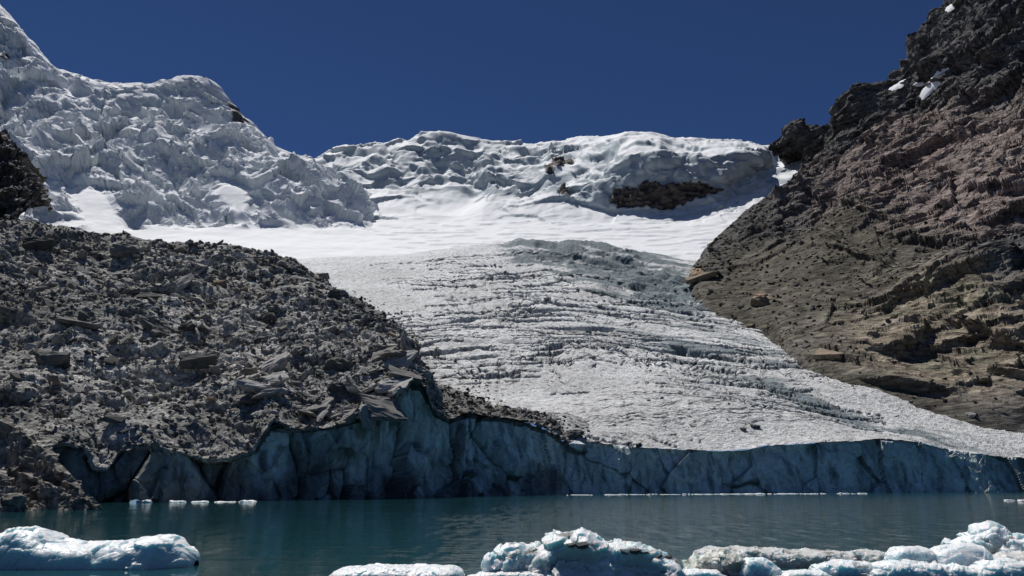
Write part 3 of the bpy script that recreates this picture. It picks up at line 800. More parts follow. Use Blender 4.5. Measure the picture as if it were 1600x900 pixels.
for o_ in ((1500, 372, 120, 45, 14, 0, 6), (1425, 604, 80, 26, 20, 8, 5), (1540, 514, 75, 22, 28, 10, 5), (1318, 556, 48, 20, 16, 22, 4), (1272, 306, 26, 16, 16, 5, 7), (1455, 118, 50, 40, 18, -28, 9), (1250, 256, 50, 30, 10, 8, 7),
           (1390, 470, 60, 16, 10, -10, 3), (1440, 330, 60, 16, 8, -15, 5), (1340, 335, 45, 16, 8, 5, 5), (1550, 288, 60, 18, 8, -8, 5), (1400, 262, 70, 16, 8, -22, 5), (1510, 452, 60, 12, 8, -8, 3), (1575, 588, 45, 18, 14, 10, 4),
           (1330, 398, 45, 12, 8, 10, 4), (1480, 205, 80, 18, 8, -28, 6), (1560, 200, 60, 18, 8, -20, 5), (1465, 545, 50, 12, 8, 14, 2.5), (1380, 535, 40, 12, 8, 16, 2.5), (1520, 400, 50, 12, 8, -10, 3), (1350, 240, 50, 16, 8, -20, 6), (1320, 190, 40, 18, 10, -15, 7), (1540, 60, 60, 40, 16, -35, 9)):
    overhang(*o_)
ledges(16.0, 5.0, 0.28, -0.05, 1, 'bed'); ledges(24.0, 5.5, -0.42, 0.05, 4, 'up')
for sc, am, sd_ in ((46.0, 7.0, 110), (20.0, 2.8, 111), (9.0, 1.0, 112), (4.0, 0.38, 113), (2.0, 0.22, 114)):
    if sc == 9.0:
        q, scree, bed, hard, pat, ds, edgef, skyf, vv, wrp = regrid(R, (q, scree, bed, hard, pat, ds, edgef, skyf, vv, wrp), 0.75, 3)
        p = R.flat()
        ledges(7.5, 3.2, 0.30, -0.05, 2, 'bed'); ledges(10.0, 2.6, -0.38, 0.05, 5, 'up'); ledges(3.6, 0.9, -0.3, 0.0, 3, 'up'); ledges(3.0, 1.2, 0.3, -0.05, 6, 'bed')
    wp = p + (sc * 0.07 * fbm(p / sc, 2, sd_ + 40))[:, None]
    ax = np.stack([wp[:, 0] * 0.94 + wp[:, 2] * 0.33, wp[:, 1], wp[:, 2] * 0.94 - wp[:, 0] * 0.33], 1)
    bv, ev, rv = blocks(ax / np.array([sc * 1.7, sc * 1.7, sc * 0.6]), sd_, 1.3, 0.03, 0.05)
    R.disp((bv * am).reshape(sh) * (0.2 + 0.8 * hard if sc > 3 else 0.7 + 0.3 * hard) * edgef * skyf * 1.25 * sstep(sc * 280, sc * 170, R.P[..., 1]))
    if sc == 9.0: rA = rv.reshape(sh)
    if sc == 4.0: rB = rv.reshape(sh)
    if sc == 2.0: rC = rv.reshape(sh)
# runnels in the scree
gp = np.stack([(p[:, 0] + p[:, 1] * 0.6) / 9.0, p[:, 2] / 60.0, 0 * p[:, 0]], 1)
R.disp(ridged(gp, 3, 121).reshape(sh) * 0.6 * scree * ds, None, 1)
dark = np.array([0.10, 0.097, 0.097]); pink = np.array([0.235, 0.19, 0.172]); olive = np.array([0.10, 0.092, 0.074]); tan = np.array([0.26, 0.22, 0.165])
pinkz = np.clip(1.5 * ell(q, 1500, 270, 230, 110, -12), 0, 1) * sstep(-0.1, 0.12, (q[..., 1] - np.interp(q[..., 0], [1200, 1290, 1380, 1450, 1520, 1600], [262, 262, 215, 175, 140, 105])) / 100)
pinkz = np.clip(pinkz + 0.35 * pat, 0, 1) * (pinkz > 0)
col = mixc(dark, pink, pinkz)
col = mixc(col, tan, np.clip(bed + 0.3 * pat, 0, 1) * (bed > 0.05) * 0.85)
col = mixc(col, olive, np.clip(scree * 1.2, 0, 1))
vein = sstep(0.25, 0.5, fbm(p / np.array([14, 14, 7]), 4, 131).reshape(sh)) * hard
col = mixc(col, (0.30, 0.27, 0.25), vein * 0.45 * np.clip(pinkz + bed, 0, 1))
col = mixc(col, (0.19, 0.19, 0.13), 0.5 * bed * sstep(0.1, 0.4, fbm(p / 22.0, 3, 132).reshape(sh)))
col = mixc(col, (0.27, 0.20, 0.15), sstep(0.5, 0.7, ell(q, 1190, 462, 16, 12) + 0.3 * pat) * 0.9)
col = mixc(col, (0.27, 0.20, 0.14), sstep(0.5, 0.7, ell(q, 1090, 425, 22, 8, 10) + 0.3 * pat) * 0.9)
col = col * (0.45 + 0.45 * rA + 0.4 * rB + 0.35 * rC)[..., None]
link('rock_mountain', mesh_np('rock_mountain', R.P, grid_faces(R.nu, R.nv, R.flip), M_ROCK, col, False),
     'brown banded rock mountainside rising on the right of the glacier', kind='structure')

def find(patch, px, py):
    """surface point of a sheet that the photo shows at (px,py): nearest in front"""
    qq = proj(patch.P); d = (qq[..., 0] - px) ** 2 + (qq[..., 1] - py) ** 2
    m = d < max(9.0, d.min() + 4)
    y = np.where(m, patch.P[..., 1], 9e9)
    i = np.unravel_index(np.argmin(y), y.shape)
    return i, patch.P[i]

# snow patches caught on the ledges of the right mountain
nR = R.normals()
def snow_patch(px, py, rx, ry, label):
    (iv, iu), c = find(R, px, py)
    mpp = c[1] / FPX
    nz = Vector(R.N[iv, iu]); back_ = Vector((0, -1, 0.35)).normalized()
    nz = (nz + back_ * 0.8 + Vector((0, 0, 0.5))).normalized()
    ux = Vector((1, 0, 0)); ux = (ux - nz * ux.dot(nz)).normalized(); uy = nz.cross(ux)
    kk, na = 7, 40
    V, Fq = [], []
    fore = max(0.35, abs(uy.dot(Vector((0, -0.2, 0.98)))))
    for i_ in range(kk + 1):
        for j_ in range(na):
            t_ = 2 * math.pi * j_ / na; e_ = i_ / kk
            wob = 1 + 0.22 * math.sin(2 * t_ + px) + 0.12 * math.sin(3 * t_ + py) + 0.06 * math.sin(7 * t_ + px) + 0.05 * math.sin(13 * t_)
            v = Vector(c) + ux * (1.35 * rx * mpp * e_ * wob * math.cos(t_)) + uy * (1.35 * ry * mpp / fore * e_ * wob * math.sin(t_)) + nz * (1.5 * (1 - e_ ** 3) - 0.9 + 0.5 * math.sin(5 * e_ + 3 * t_) * e_ * (1 - e_))
            V.append(v)
    for i_ in range(kk):
        for j_ in range(na):
            a_, b_ = i_ * na + j_, i_ * na + (j_ + 1) % na
            Fq.append((a_, a_ + na, b_ + na, b_))
    link('snow_patch', mesh_np('snow_patch', np.array(V), np.array(Fq), M_SNOW, np.tile([0.81, 0.825, 0.84], (len(V), 1)), True), label, 'snow patch', group='snow patches on the right mountain')
snow_patch(1459, 130, 19, 10, 'largest snow patch on the ledge below the dark cliff of the right mountain')
snow_patch(1402, 132, 11, 5, 'small snow patch left of the largest one near the right skyline')
snow_patch(1437, 131, 9, 3, 'thin sliver of snow touching the left of the largest snow patch')
snow_patch(1484, 8, 7, 5, 'snow patch at the very top of the right skyline')

# ------------------------------------------------------------------ small rock buttress at the far left edge below the seracs
Bt = Patch([
    [(-240, 370, 640), (-60, 362, 650), (20, 345, 660), (60, 320, 690), (85, 330, 760)],
    [(-240, 320, 665), (-60, 316, 672), (20, 305, 676), (58, 300, 700), (82, 312, 770)],
    [(-240, 270, 690), (-60, 268, 695), (15, 262, 698), (48, 272, 715), (74, 300, 780)],
    [(-240, 225, 720), (-60, 214, 720), (5, 216, 722), (30, 234, 735), (60, 280, 800)],
    [(-240, 200, 740), (-60, 196, 745), (0, 205, 748), (22, 228, 760), (52, 280, 820)],
    [(-240, 300, 860), (-60, 300, 860), (0, 300, 860), (22, 310, 860), (52, 330, 880)],
], 150, 110)
p = Bt.flat(); sh = Bt.pxy.shape[:2]
for sc, am, sd_ in ((18.0, 7.0, 141), (8.0, 3.2, 142), (4.0, 1.5, 143)):
    bv, ev, rv = blocks(Bt.flat() / np.array([sc * 0.8, sc, sc]), sd_)
    Bt.disp((bv * am).reshape(sh))
col = np.array([0.085, 0.078, 0.07]) * (0.5 + 0.9 * rv.reshape(sh))[..., None]
nn = Bt.normals()
col = mixc(col, (0.8, 0.81, 0.83), sstep(0.78, 0.9, nn[..., 2]) * 0.5)
link('rock_buttress', mesh_np('rock_buttress', Bt.P, grid_faces(Bt.nu, Bt.nv, Bt.flip), M_ROCK, col, False),
     'dark rock buttress at the left edge below the seracs', 'rock buttress')

# ------------------------------------------------------------------ rock spurs running into the lake at the left shore
def spur(name, ridge, wl, wr, label, seed):
    r = np.array(ridge, float)
    n = 170
    t = np.linspace(0, len(r) - 1, n)
    rp_ = pchip(np.arange(len(r)), r, t)
    Pc = W(rp_[:, 0], rp_[:, 1], rp_[:, 2])
    k = np.linspace(-1, 1, 90)
    P = np.zeros((n, 90, 3))
    for j, kk in enumerate(k):
        w = wl if kk < 0 else wr
        off = abs(kk)
        P[:, j, 0] = Pc[:, 0] + kk * w * 0.75
        P[:, j, 1] = Pc[:, 1] - (1 - abs(kk) * 0.2) * 0 + (abs(kk) ** 1.2) * (-w * 0.55 if kk < 0 else w * 0.75)
        P[:, j, 2] = Pc[:, 2] * (1 - off ** 0.9) + (-2.0) * off ** 0.9
    S_ = Patch.__new__(Patch); S_.P = P; S_.nv, S_.nu = n, 90; S_.N = S_.normals()
    pp = P.reshape(-1, 3)
    for sc, am, sd_ in ((6.0, 1.3, seed), (2.6, 0.7, seed + 1), (1.1, 0.3, seed + 2)):
        bv, ev, rv = blocks(S_.flat() / np.array([sc, sc, sc * 0.7]), sd_)
        S_.disp((bv * am).reshape(n, 90))
    c = mixc((0.17, 0.16, 0.145), (0.36, 0.34, 0.30), sstep(-0.3, 0.4, fbm(pp / 5.0, 3, seed + 5)).reshape(n, 90)) * (0.55 + 0.7 * rv.reshape(n, 90))[..., None]
    link(name, mesh_np(name, S_.P, grid_faces(90, n, S_.flip), M_DEBRIS, c, False), label, 'rock spur', group='rock spurs at the left shore')
    return S_
spurA = spur('rock_spur', [(-120, 600, 150), (-20, 645, 140), (35, 672, 132), (75, 705, 126), (110, 738, 121), (132, 768, 118), (152, 800, 116)], 7.5, 4.5, 'grey rubble spur ending in a pointed toe in the lake at left', 151)
spurB = spur('rock_spur', [(-160, 690, 124), (-60, 715, 118), (-5, 738, 114), (16, 762, 111), (36, 800, 109)], 7.0, 3.5, 'low rock spur cut by the left picture edge at the shoreline', 161)

# ------------------------------------------------------------------ stones
def stone_mesh(seed, flat=0.6, n=13, mat=M_STONE):
    r = np.random.default_rng(seed)
    v = np.array([(a, b_, c) for a in (-1, 1) for b_ in (-1, 1) for c in (-1, 1)], float) * 0.78 + r.uniform(-0.45, 0.45, (8, 3))
    w_ = r.normal(size=(5, 3)); w_ /= np.linalg.norm(w_, axis=1)[:, None]
    v = np.concatenate([v, w_ * r.uniform(0.9, 1.12, (5, 1))]); v *= np.array([1.0, r.uniform(0.65, 1.0), flat * r.uniform(0.8, 1.2)])
    b = bmesh.new()
    for c in v: b.verts.new(c)
    b.verts.ensure_lookup_table()
    res = bmesh.ops.convex_hull(b, input=b.verts)
    bmesh.ops.delete(b, geom=[e for e in b.verts if not e.link_faces], context='VERTS')
    bmesh.ops.triangulate(b, faces=b.faces)
    m = bpy.data.meshes.new('stone'); b.to_mesh(m); b.free()
    m.materials.append(mat)
    return m

protos = [stone_mesh(900 + k, random.uniform(0.4, 0.85)) for k in range(10)]
def variants(mat):
    out = []
    for m in protos:
        c = m.copy(); c.materials.clear(); c.materials.append(mat); out.append(c)
    return out
P_GREY, P_DARK, P_PALE, P_TAN = protos, variants(M_STONE_D), variants(M_STONE_P), variants(M_STONE_T)

def boulder_mesh(src, mat, seed):
    b = bmesh.new(); b.from_mesh(src)
    bmesh.ops.subdivide_edges(b, edges=b.edges, cuts=7, use_grid_fill=True)
    bmesh.ops.triangulate(b, faces=b.faces)
    co = np.array([v.co for v in b.verts], np.float32)
    bv, ev, rv = blocks(co / np.array([0.75, 0.75, 0.4]), seed, 1.1, 0.1, 0.2)
    d = bv * 0.16 + fbm(co / 0.35, 3, seed) * 0.07
    for v, k in zip(b.verts, d):
        v.co += v.co.normalized() * float(k)
    m = bpy.data.meshes.new('boulder'); b.to_mesh(m); b.free(); m.materials.append(mat)
    return m
BOULD = {}
for pool_, mat_ in ((P_GREY, M_STONE), (P_DARK, M_STONE_D), (P_PALE, M_STONE_P), (P_TAN, M_STONE_T)):
    BOULD[id(pool_)] = [boulder_mesh(protos[k], mat_, 500 + k) for k in range(5)]

def put_stone(name, pts, size, label, cat, group=None, pool=None, stretch=(1, 1, 1), rz=None, sink=0.3, tilt=0.8):
    o = link(name, random.choice(pool or P_GREY), label, cat, None, group)
    o.location = (pts[0], pts[1], pts[2] + size * (0.5 - sink) * 0.6)
    o.rotation_euler = (random.uniform(-tilt, tilt), random.uniform(-tilt, tilt), random.uniform(0, 6.28) if rz is None else rz)
    o.scale = (size * stretch[0] / 2, size * stretch[1] / 2, size * stretch[2] / 2)
    return o

def special(patch, px, py, wpx, hpx, label, pool, name='boulder', rz=0.0, tilt=0.15):
    (iv, iu), c = find(patch, px, py + hpx * 0.35)
    mpp = c[1] / FPX
    o = put_stone(name, c, 1.0, label, 'boulder', 'large boulders that stand out on the slopes', BOULD[id(pool)])
    nz = Vector(patch.N[iv, iu]).lerp(Vector((0, 0, 1)), 0.5).normalized()
    o.location = (c[0], c[1], c[2] + 0.12 * hpx * mpp)
    o.rotation_euler = (nz.to_track_quat('Z', 'Y') @ Euler((random.uniform(-tilt, tilt), random.uniform(-tilt, tilt), rz)).to_quaternion()).to_euler()
    o.scale = (wpx * mpp / 2, wpx * mpp / 2 * 0.85, hpx * mpp / 2 * 1.25)
    o['kind'] = 'thing'
    return o
special(Mo, 198, 384, 40, 36, 'big boulder standing on the crest of the debris slope against the snow', P_GREY)
special(Mo, 60, 372, 38, 32, 'dark rounded boulder on the crest left of the big crest boulder', P_DARK)
special(Mo, 244, 512, 44, 24, 'dark diamond shaped boulder high on the debris slope', P_DARK)
special(Mo, 76, 550, 50, 40, 'large dark boulder in the hollow at left of the debris slope', P_DARK)
special(Mo, 308, 556, 48, 34, 'dark wedge boulder in the middle of the debris slope', P_DARK)
special(Mo, 238, 458, 46, 22, 'dark block with a pale cap near the top of the debris slope', P_DARK)
special(Mo, 290, 437, 40, 12, 'pale slanting slab just below the crest of the debris slope', P_PALE, 'rock_slab', 0.5, 0.5)
special(Mo, 298, 508, 26, 18, 'bluish dark boulder beside pale rubble high on the debris slope', P_DARK)
special(Mo, 523, 452, 20, 20, 'lone dark boulder on the skyline edge where debris meets clean ice', P_DARK)
special(Mo, 528, 562, 46, 34, 'dark angular boulder above the pale slabs near the ice edge', P_DARK)
special(Mo, 530, 598, 34, 26, 'dark blocky boulder just below the angular one near the ice edge', P_DARK)
special(Mo, 545, 640, 54, 20, 'pale rock slab at the cliff top left of the pointed ice corner', P_PALE, 'rock_slab', 0.35, 0.5)
special(Mo, 588, 622, 46, 24, 'pale tilted rock slab second from the pointed ice corner', P_GREY, 'rock_slab', 0.6, 0.6)
special(Mo, 612, 606, 34, 22, 'pale rock slab right beside the pointed ice corner', P_PALE, 'rock_slab', 0.2, 0.6)
special(Mo, 650, 596, 34, 26, 'pale capped boulder on the pointed corner of the ice cliff', P_GREY)
special(Mo, 420, 492, 24, 18, 'dark boulder alone on the smooth brown part of the debris slope', P_DARK)
special(Mo, 285, 580, 40, 14, 'flat pale slab lying below the dark wedge boulder', P_PALE, 'rock_slab', 0.1)
special(Mo, 120, 500, 52, 14, 'long slanting grey slab at left of the debris slope', P_GREY, 'rock_slab', -0.6, 0.3)
special(G, 900, 672, 30, 20, 'pile like dark rock at the brink of the blue ice cliff', P_DARK)
special(G, 998, 692, 14, 9, 'small dark stone at the brink right of the rock pile', P_DARK)
special(G, 1163, 669, 9, 7, 'single dark stone on clean ice above the cliff', P_DARK)
special(G, 1180, 662, 12, 8, 'dark stone beside the single one on clean ice', P_DARK)
special(G, 853, 464, 9, 7, 'dark stone alone in the middle of the upper glacier', P_DARK)
special(G, 866, 655, 14, 14, 'upright dark rock on the glacier edge left of the rock pile', P_DARK)
special(R, 1188, 464, 30, 24, 'tan boulder on the brown scree of the right mountainside', P_TAN)
special(R, 1095, 428, 46, 16, 'tan rock slab at the ice margin on the right', P_TAN, 'rock_slab', 0.3)
special(R, 1168, 507, 24, 12, 'orange brown slab at the ice edge below the scree', P_TAN, 'rock_slab', 0.1)
special(R, 1300, 548, 46, 20, 'pale capped ledge block at left end of the bedded rocks', P_TAN, 'rock_slab', -0.4)
special(R, 1517, 646, 12, 10, 'single pale stone low on the scree at right', P_PALE)

_sr = random.Random(77)
for k_ in range(26):
    px_ = _sr.uniform(380, 640); py_ = _sr.uniform(555, 655) - max(0, px_ - 560) * 0.45
    side_ = 'toward the pointed ice corner' if px_ > 520 else 'toward the middle of the slope'
    pale_ = _sr.random() < 0.6
    w_ = _sr.choice((24, 30, 36, 46, 58))
    special(Mo, px_, py_, w_, w_ * _sr.uniform(0.28, 0.5), f"{'wide' if w_ > 33 else 'short'} {'pale' if pale_ else 'grey'} slab among the slabs above the cliff, {side_}", P_PALE if pale_ else P_GREY, 'rock_slab', _sr.uniform(-0.2, 0.9), 0.5)
# countable rocks of the debris slope
def visible_vertices(patch, lo, hi, xl, xh, maxn, seed):
    qq = proj(patch.P).reshape(-1, 2); nn = patch.normals().reshape(-1, 3)
    PP = patch.flat()
    view = PP - np.array([0, 0, CAMH]); view /= np.linalg.norm(view, axis=1)[:, None]
    m = (qq[:, 0] > xl) & (qq[:, 0] < xh) & (qq[:, 1] > lo) & (qq[:, 1] < hi) & ((nn * view).sum(1) < -0.08)
    idx = np.nonzero(m)[0]
    r = np.random.default_rng(seed); 
    return r.choice(idx, min(maxn, len(idx)), replace=False)

ids = visible_vertices(Mo, 380, 715, -15, 690, 270, 5)
for i in ids:
    P_ = Mo.flat()[i]
    s = P_[1] / FPX * random.choice((9, 10, 11, 12, 14, 17, 22)) * 0.95
    pool = random.choices((P_GREY, P_DARK, P_PALE, P_TAN), (0.55, 0.14, 0.24, 0.07))[0]
    pp_ = proj(P_[None])[0]
    word = {id(P_GREY): 'mid grey', id(P_DARK): 'dark', id(P_PALE): 'pale', id(P_TAN): 'brownish'}[id(pool)]
    szw = 'large' if s * FPX / P_[1] > 13 else 'small'
    zone = 'below the crest' if pp_[1] < 450 else ('just above the ice cliff' if pp_[1] > 600 else 'halfway up')
    side = 'left third' if pp_[0] < 220 else ('middle third' if pp_[0] < 440 else 'ice side')
    put_stone('rock', P_, s, f'{szw} {word} rock {zone}, {side} of debris slope', 'rock', 'rocks strewn over the debris slope', pool,
              (random.uniform(0.9, 1.5), random.uniform(0.7, 1), random.uniform(0.6, 1.1)))
ids = visible_vertices(R, 380, 640, 1110, 1600, 60, 6)
for i in ids:
    P_ = R.flat()[i]
    s = P_[1] / FPX * random.choice((7, 8, 9, 11, 13)) * 0.9
    pool = random.choice((P_TAN, P_GREY, P_DARK, P_DARK)); pp_ = proj(P_[None])[0]
    word = {id(P_GREY): 'grey', id(P_DARK): 'dark', id(P_TAN): 'tan'}[id(pool)]
    zone = 'on the scree beside the glacier' if pp_[0] < 1280 else ('among the bedded ledges' if pp_[1] > 450 else 'below the pinkish cliff')
    put_stone('rock', P_, s, f'{word} rock lying {zone}, right mountain', 'rock', 'rocks on the right mountainside', pool,
              (random.uniform(0.9, 1.5), random.uniform(0.7, 1), random.uniform(0.6, 1.1)))

# uncountable small rubble: one joined mesh per slope
def rubble(name, patch, lo, hi, xl, xh, n, seed, pxs, cols, label, wts=None, keep=None):
    r = np.random.default_rng(seed)
    ids = visible_vertices(patch, lo, hi, xl, xh, n, seed)
    if keep is not None: ids = ids[keep.ravel()[ids] > r.random(len(ids))]
    P_ = patch.flat()[ids]
    geo = []
    for m in protos:
        v = np.zeros(len(m.vertices) * 3, np.float32); m.vertices.foreach_get('co', v)
        f = np.zeros(len(m.polygons) * 3, np.int32); m.polygons.foreach_get('vertices', f)
        geo.append((v.reshape(-1, 3), f.reshape(-1, 3)))
    Vs, Fs, Cs, off = [], [], [], 0
    for P0 in P_:
        v, f = geo[r.integers(len(geo))]
        s = P0[1] / FPX * pxs[0] * (pxs[1] / pxs[0]) ** (r.random() ** 1.6) / 2
        e = Euler((r.uniform(-.6, .6), r.uniform(-.6, .6), r.uniform(0, 6.28))).to_matrix()
        w = (v * np.array([s * r.uniform(.9, 1.5), s, s * r.uniform(.6, 1.1)])) @ np.array(e).T + P0 + np.array([0, 0, s * 0.25])
        Vs.append(w); Fs.append(f + off); off += len(v)
        c = np.array(cols[r.choice(len(cols), p=wts)]) * r.uniform(0.6, 1.35)
        Cs.append(np.tile(c, (len(v), 1)))
    link(name, mesh_np(name, np.concatenate(Vs), np.concatenate(Fs), M_DEBRIS, np.concatenate(Cs), False), label, kind='stuff')
CG = ((0.20, 0.195, 0.185), (0.11, 0.11, 0.105), (0.38, 0.37, 0.35), (0.20, 0.175, 0.145))
rubble('rubble', Mo, 340, 720, -30, 700, 7500, 21, (2.5, 9), CG, 'small broken stones covering the debris slope', (0.45, 0.17, 0.28, 0.10))
rubble('scree', R, 250, 690, 1080, 1620, 2600, 22, (2.2, 6.5), ((0.10, 0.09, 0.07), (0.065, 0.06, 0.05), (0.24, 0.21, 0.18)), 'loose brown stones on the right mountainside', (0.55, 0.3, 0.15), keep=np.clip(scree + 0.25, 0, 1))
gk = np.clip(dirt if dirt.shape == (G.nv, G.nu) else np.zeros((G.nv, G.nu)), 0, 1)
qg = G.pxy
lefte = np.interp(qg[..., 1], [380, 455, 500, 545, 590, 640, 668, 690, 700], [395, 522, 600, 652, 668, 760, 862, 900, 940])
gk = np.clip(1.2 - np.abs(qg[..., 0] - lefte - 4) / 40, 0.0, 1) ** 2 * sstep(440, 470, qg[..., 1]) + 0.9 * sstep(0.4, 0.8, ell(qg, 905, 668, 30, 14, 25)) + 0.25 * sstep(0.4, 0.8, ell(qg, 1100, 628, 90, 8, 36)) + 0.006
rubble('glacier_stones', G, 420, 702, 500, 1560, 90000, 23, (1.8, 5.5), ((0.07, 0.07, 0.068), (0.15, 0.145, 0.135), (0.26, 0.25, 0.23)), 'scattered dark stones melted out on the glacier edge', (0.5, 0.35, 0.15), keep=gk * 0.16)

rubble('edge_rubble', G, 560, 700, 600, 900, 60000, 24, (3.0, 11), CG, 'broken grey stones banked along the left end of the glacier brink', (0.45, 0.27, 0.16, 0.12), keep=np.clip(stripG - 0.3, 0, 1) * 0.22)

# ------------------------------------------------------------------ floating ice
def berg(name, prof, d, depth, label, seed, col_lo=(0.52, 0.64, 0.67), col_hi=(0.80, 0.82, 0.83), rough=1.0, dirty=0.0, skew=0.0, nu=170, nm=64, boxy=0.6, group='icebergs near the shore', snowline=(0.25, 0.6), hollows=()):
    """prof: top outline (px,py) of the piece where it floats d metres ahead; depth: thickness front to back in metres"""
    pr = np.array(prof, float)
    t = np.linspace(pr[0, 0], pr[-1, 0], nu)
    yy = 0.5 * np.interp(t, pr[:, 0], pr[:, 1]) + 0.5 * pchip(pr[:, 0], pr[:, 1:2], t)[:, 0]
    P0 = W(t, yy, d)
    mpp = d / FPX
    L_ = P0[-1, 0] - P0[0, 0]
    s = np.linspace(0, 1, nu)
    endr = np.clip(np.minimum(s, 1 - s) / 0.12, 0, 1) ** 0.5
    D = depth / 2 * (0.15 + 0.85 * endr)
    phi = np.linspace(-0.5, np.pi + 0.5, nm)
    P = np.zeros((nu, nm, 3))
    cph, sph = np.cos(phi), np.sin(phi)
    cy_ = np.sign(cph) * np.abs(cph) ** boxy
    cz_ = np.sign(sph) * np.abs(sph) ** (boxy + 0.1)
    P[..., 0] = P0[:, 0:1] + 0 * phi
    P[..., 1] = d - D[:, None] * cy_[None]
    H = np.maximum(P0[:, 2:3], 0.02)
    P[..., 2] = np.where(cz_[None] > 0, H * cz_[None], cz_[None] * 0.9)
    P[..., 1] += skew * P[..., 2]
    S_ = Patch.__new__(Patch); S_.P = P; S_.nv, S_.nu = nu, nm
    du = np.gradient(P, axis=1); dv = np.gradient(P, axis=0)
    n = np.cross(du, dv); n /= np.linalg.norm(n, axis=-1)[..., None] + 1e-9
    cen = P - np.array([P[..., 0].mean(), d, 0])
    S_.flip = (n * cen).sum() < 0
    if S_.flip: n = -n
    S_.N = n
    pp = P.reshape(-1, 3) + seed * 3.1
    hs_ = float(H.max())
    fd = np.clip(0.35 + endr, 0, 1)[:, None]
    S_.disp((ridged(pp / (1.25 * hs_ + 0.2), 4, seed, 0.42) - 0.35).reshape(nu, nm) * 0.17 * hs_ * rough * fd)
    qq = proj(S_.P); front = sstep(0.0, -0.5, (S_.P[..., 1] - d) / depth)
    for hx, hy, rx_, ry_, am_ in hollows:
        S_.disp(-am_ * sstep(0, 0.9, ell(qq, hx, hy, rx_, ry_)) * front)
    bv, ev, rv = blocks(pp / np.array([0.75 * hs_ + 0.12, 0.75 * hs_ + 0.12, 0.45 * hs_ + 0.1]), seed + 3, 1.4, 0.03, 0.02)
    S_.disp((bv * 0.10 * hs_ * rough).reshape(nu, nm) * fd)
    bv2, ev2, rv2 = blocks(pp / (0.22 * hs_ + 0.05), seed + 4, 1.3, 0.04, 0.05)
    S_.disp((bv2 * 0.04 * hs_ * rough).reshape(nu, nm))
    S_.disp(ridged(pp / 0.3, 3, seed + 9).reshape(nu, nm) * 0.012 * rough)
    n2 = np.cross(np.gradient(S_.P, axis=1), np.gradient(S_.P, axis=0)); n2 /= np.linalg.norm(n2, axis=-1)[..., None] + 1e-9
    if S_.flip: n2 = -n2
    pt = fbm(pp / (0.5 * hs_ + 0.1), 3, seed + 6).reshape(nu, nm)
    w = sstep(snowline[0], snowline[1], n2[..., 2] + 0.35 * pt)
    col = mixc(col_lo, col_hi, w)
    if dirty:
        dm = sstep(0.75 - dirty, 1.0 - dirty, 0.5 + 0.7 * fbm(pp / np.array([0.9, 0.9, 0.35]), 3, seed + 7).reshape(nu, nm) + 0.25 * (n2[..., 2] - 0.4))
        col = mixc(col, np.array([0.16, 0.145, 0.12]) * (0.5 + 0.8 * rv2.reshape(nu, nm))[..., None], dm * 0.85)
    o = link(name, mesh_np(name, S_.P, grid_faces(nm, nu, S_.flip), M_BERG, col, False), label, 'iceberg', group=group)
    me = o.data
    me.polygons.foreach_set('use_smooth', np.full(len(me.polygons), False))
    return o, S_

GREYICE = dict(col_lo=(0.36, 0.38, 0.375), col_hi=(0.60, 0.59, 0.575))
berg('iceberg', [(-70, 876), (-40, 850), (0, 836), (25, 829), (52, 825), (75, 831), (92, 846), (105, 849), (130, 850), (160, 849), (195, 846), (225, 842), (250, 838), (275, 840), (290, 850), (300, 862), (307, 876)], 41.0, 4.2,
     'smooth pale blue iceberg with a rounded hump floating at lower left', 201, rough=0.5, snowline=(0.35, 0.8))
berg('ice_floe', [(515, 902), (530, 890), (560, 887), (580, 884), (620, 885), (670, 885), (710, 886), (722, 892), (726, 902)], 36.5, 3.0,
     'flat white ice floe cut by the bottom edge, left of centre', 211, rough=0.8)
berg('iceberg', [(752, 900), (758, 880), (775, 864), (800, 852), (818, 849), (838, 853), (850, 862), (866, 880), (872, 900)], 37.4, 2.4,
     'rough white ice lump at the left end of the dirty iceberg', 221, dirty=0.05, rough=1.3)
bigB, bigS = berg('iceberg', [(822, 906), (834, 868), (848, 850), (866, 840), (885, 834), (902, 832), (925, 838), (945, 846), (960, 845), (985, 850), (1010, 858), (1035, 866), (1056, 878), (1064, 906)], 37.0, 3.2,
     'largest iceberg, white crest over a smooth grey hollow, dirt band along its right side', 234, col_lo=(0.55, 0.62, 0.60), dirty=0.08, boxy=0.7, snowline=(0.3, 0.65), hollows=((908, 884, 42, 24, 0.5), (1005, 892, 44, 18, 0.4), (850, 890, 20, 14, 0.2)))
berg('iceberg', [(1066, 900), (1078, 884), (1095, 874), (1112, 862), (1126, 858), (1145, 865), (1160, 878), (1172, 900)], 37.5, 1.8,
     'small dirty iceberg with a dark peak beside the brownish floe', 241, col_lo=(0.40, 0.41, 0.36), col_hi=(0.62, 0.61, 0.55), dirty=0.22, rough=1.2)
berg('ice_floe', [(1080, 880), (1092, 862), (1120, 857), (1170, 858), (1230, 861), (1275, 861), (1330, 865), (1370, 864), (1400, 866), (1420, 882)], 41.5, 3.0,
     'long flat brownish grey ice floe behind the small dirty iceberg', 251, **GREYICE, rough=0.9, boxy=0.4, dirty=0.10)
berg('ice_floe', [(1325, 876), (1332, 862), (1350, 861), (1380, 864), (1395, 876)], 40.6, 1.5, 'thin pale ice slab left of the glassy blue iceberg', 256, **GREYICE)
berg('iceberg', [(1384, 890), (1390, 866), (1402, 856), (1420, 854), (1440, 856), (1452, 862), (1458, 888)], 38.4, 1.7,
     'glassy blue iceberg block, left one of the joined pair', 261, col_lo=(0.42, 0.58, 0.63), rough=0.5)
berg('iceberg', [(1446, 890), (1454, 862), (1475, 854), (1500, 850), (1522, 850), (1534, 862), (1540, 890)], 38.2, 2.0,
     'smooth rounded blue iceberg block, right one of the joined pair', 266, col_lo=(0.46, 0.62, 0.68), rough=0.4)
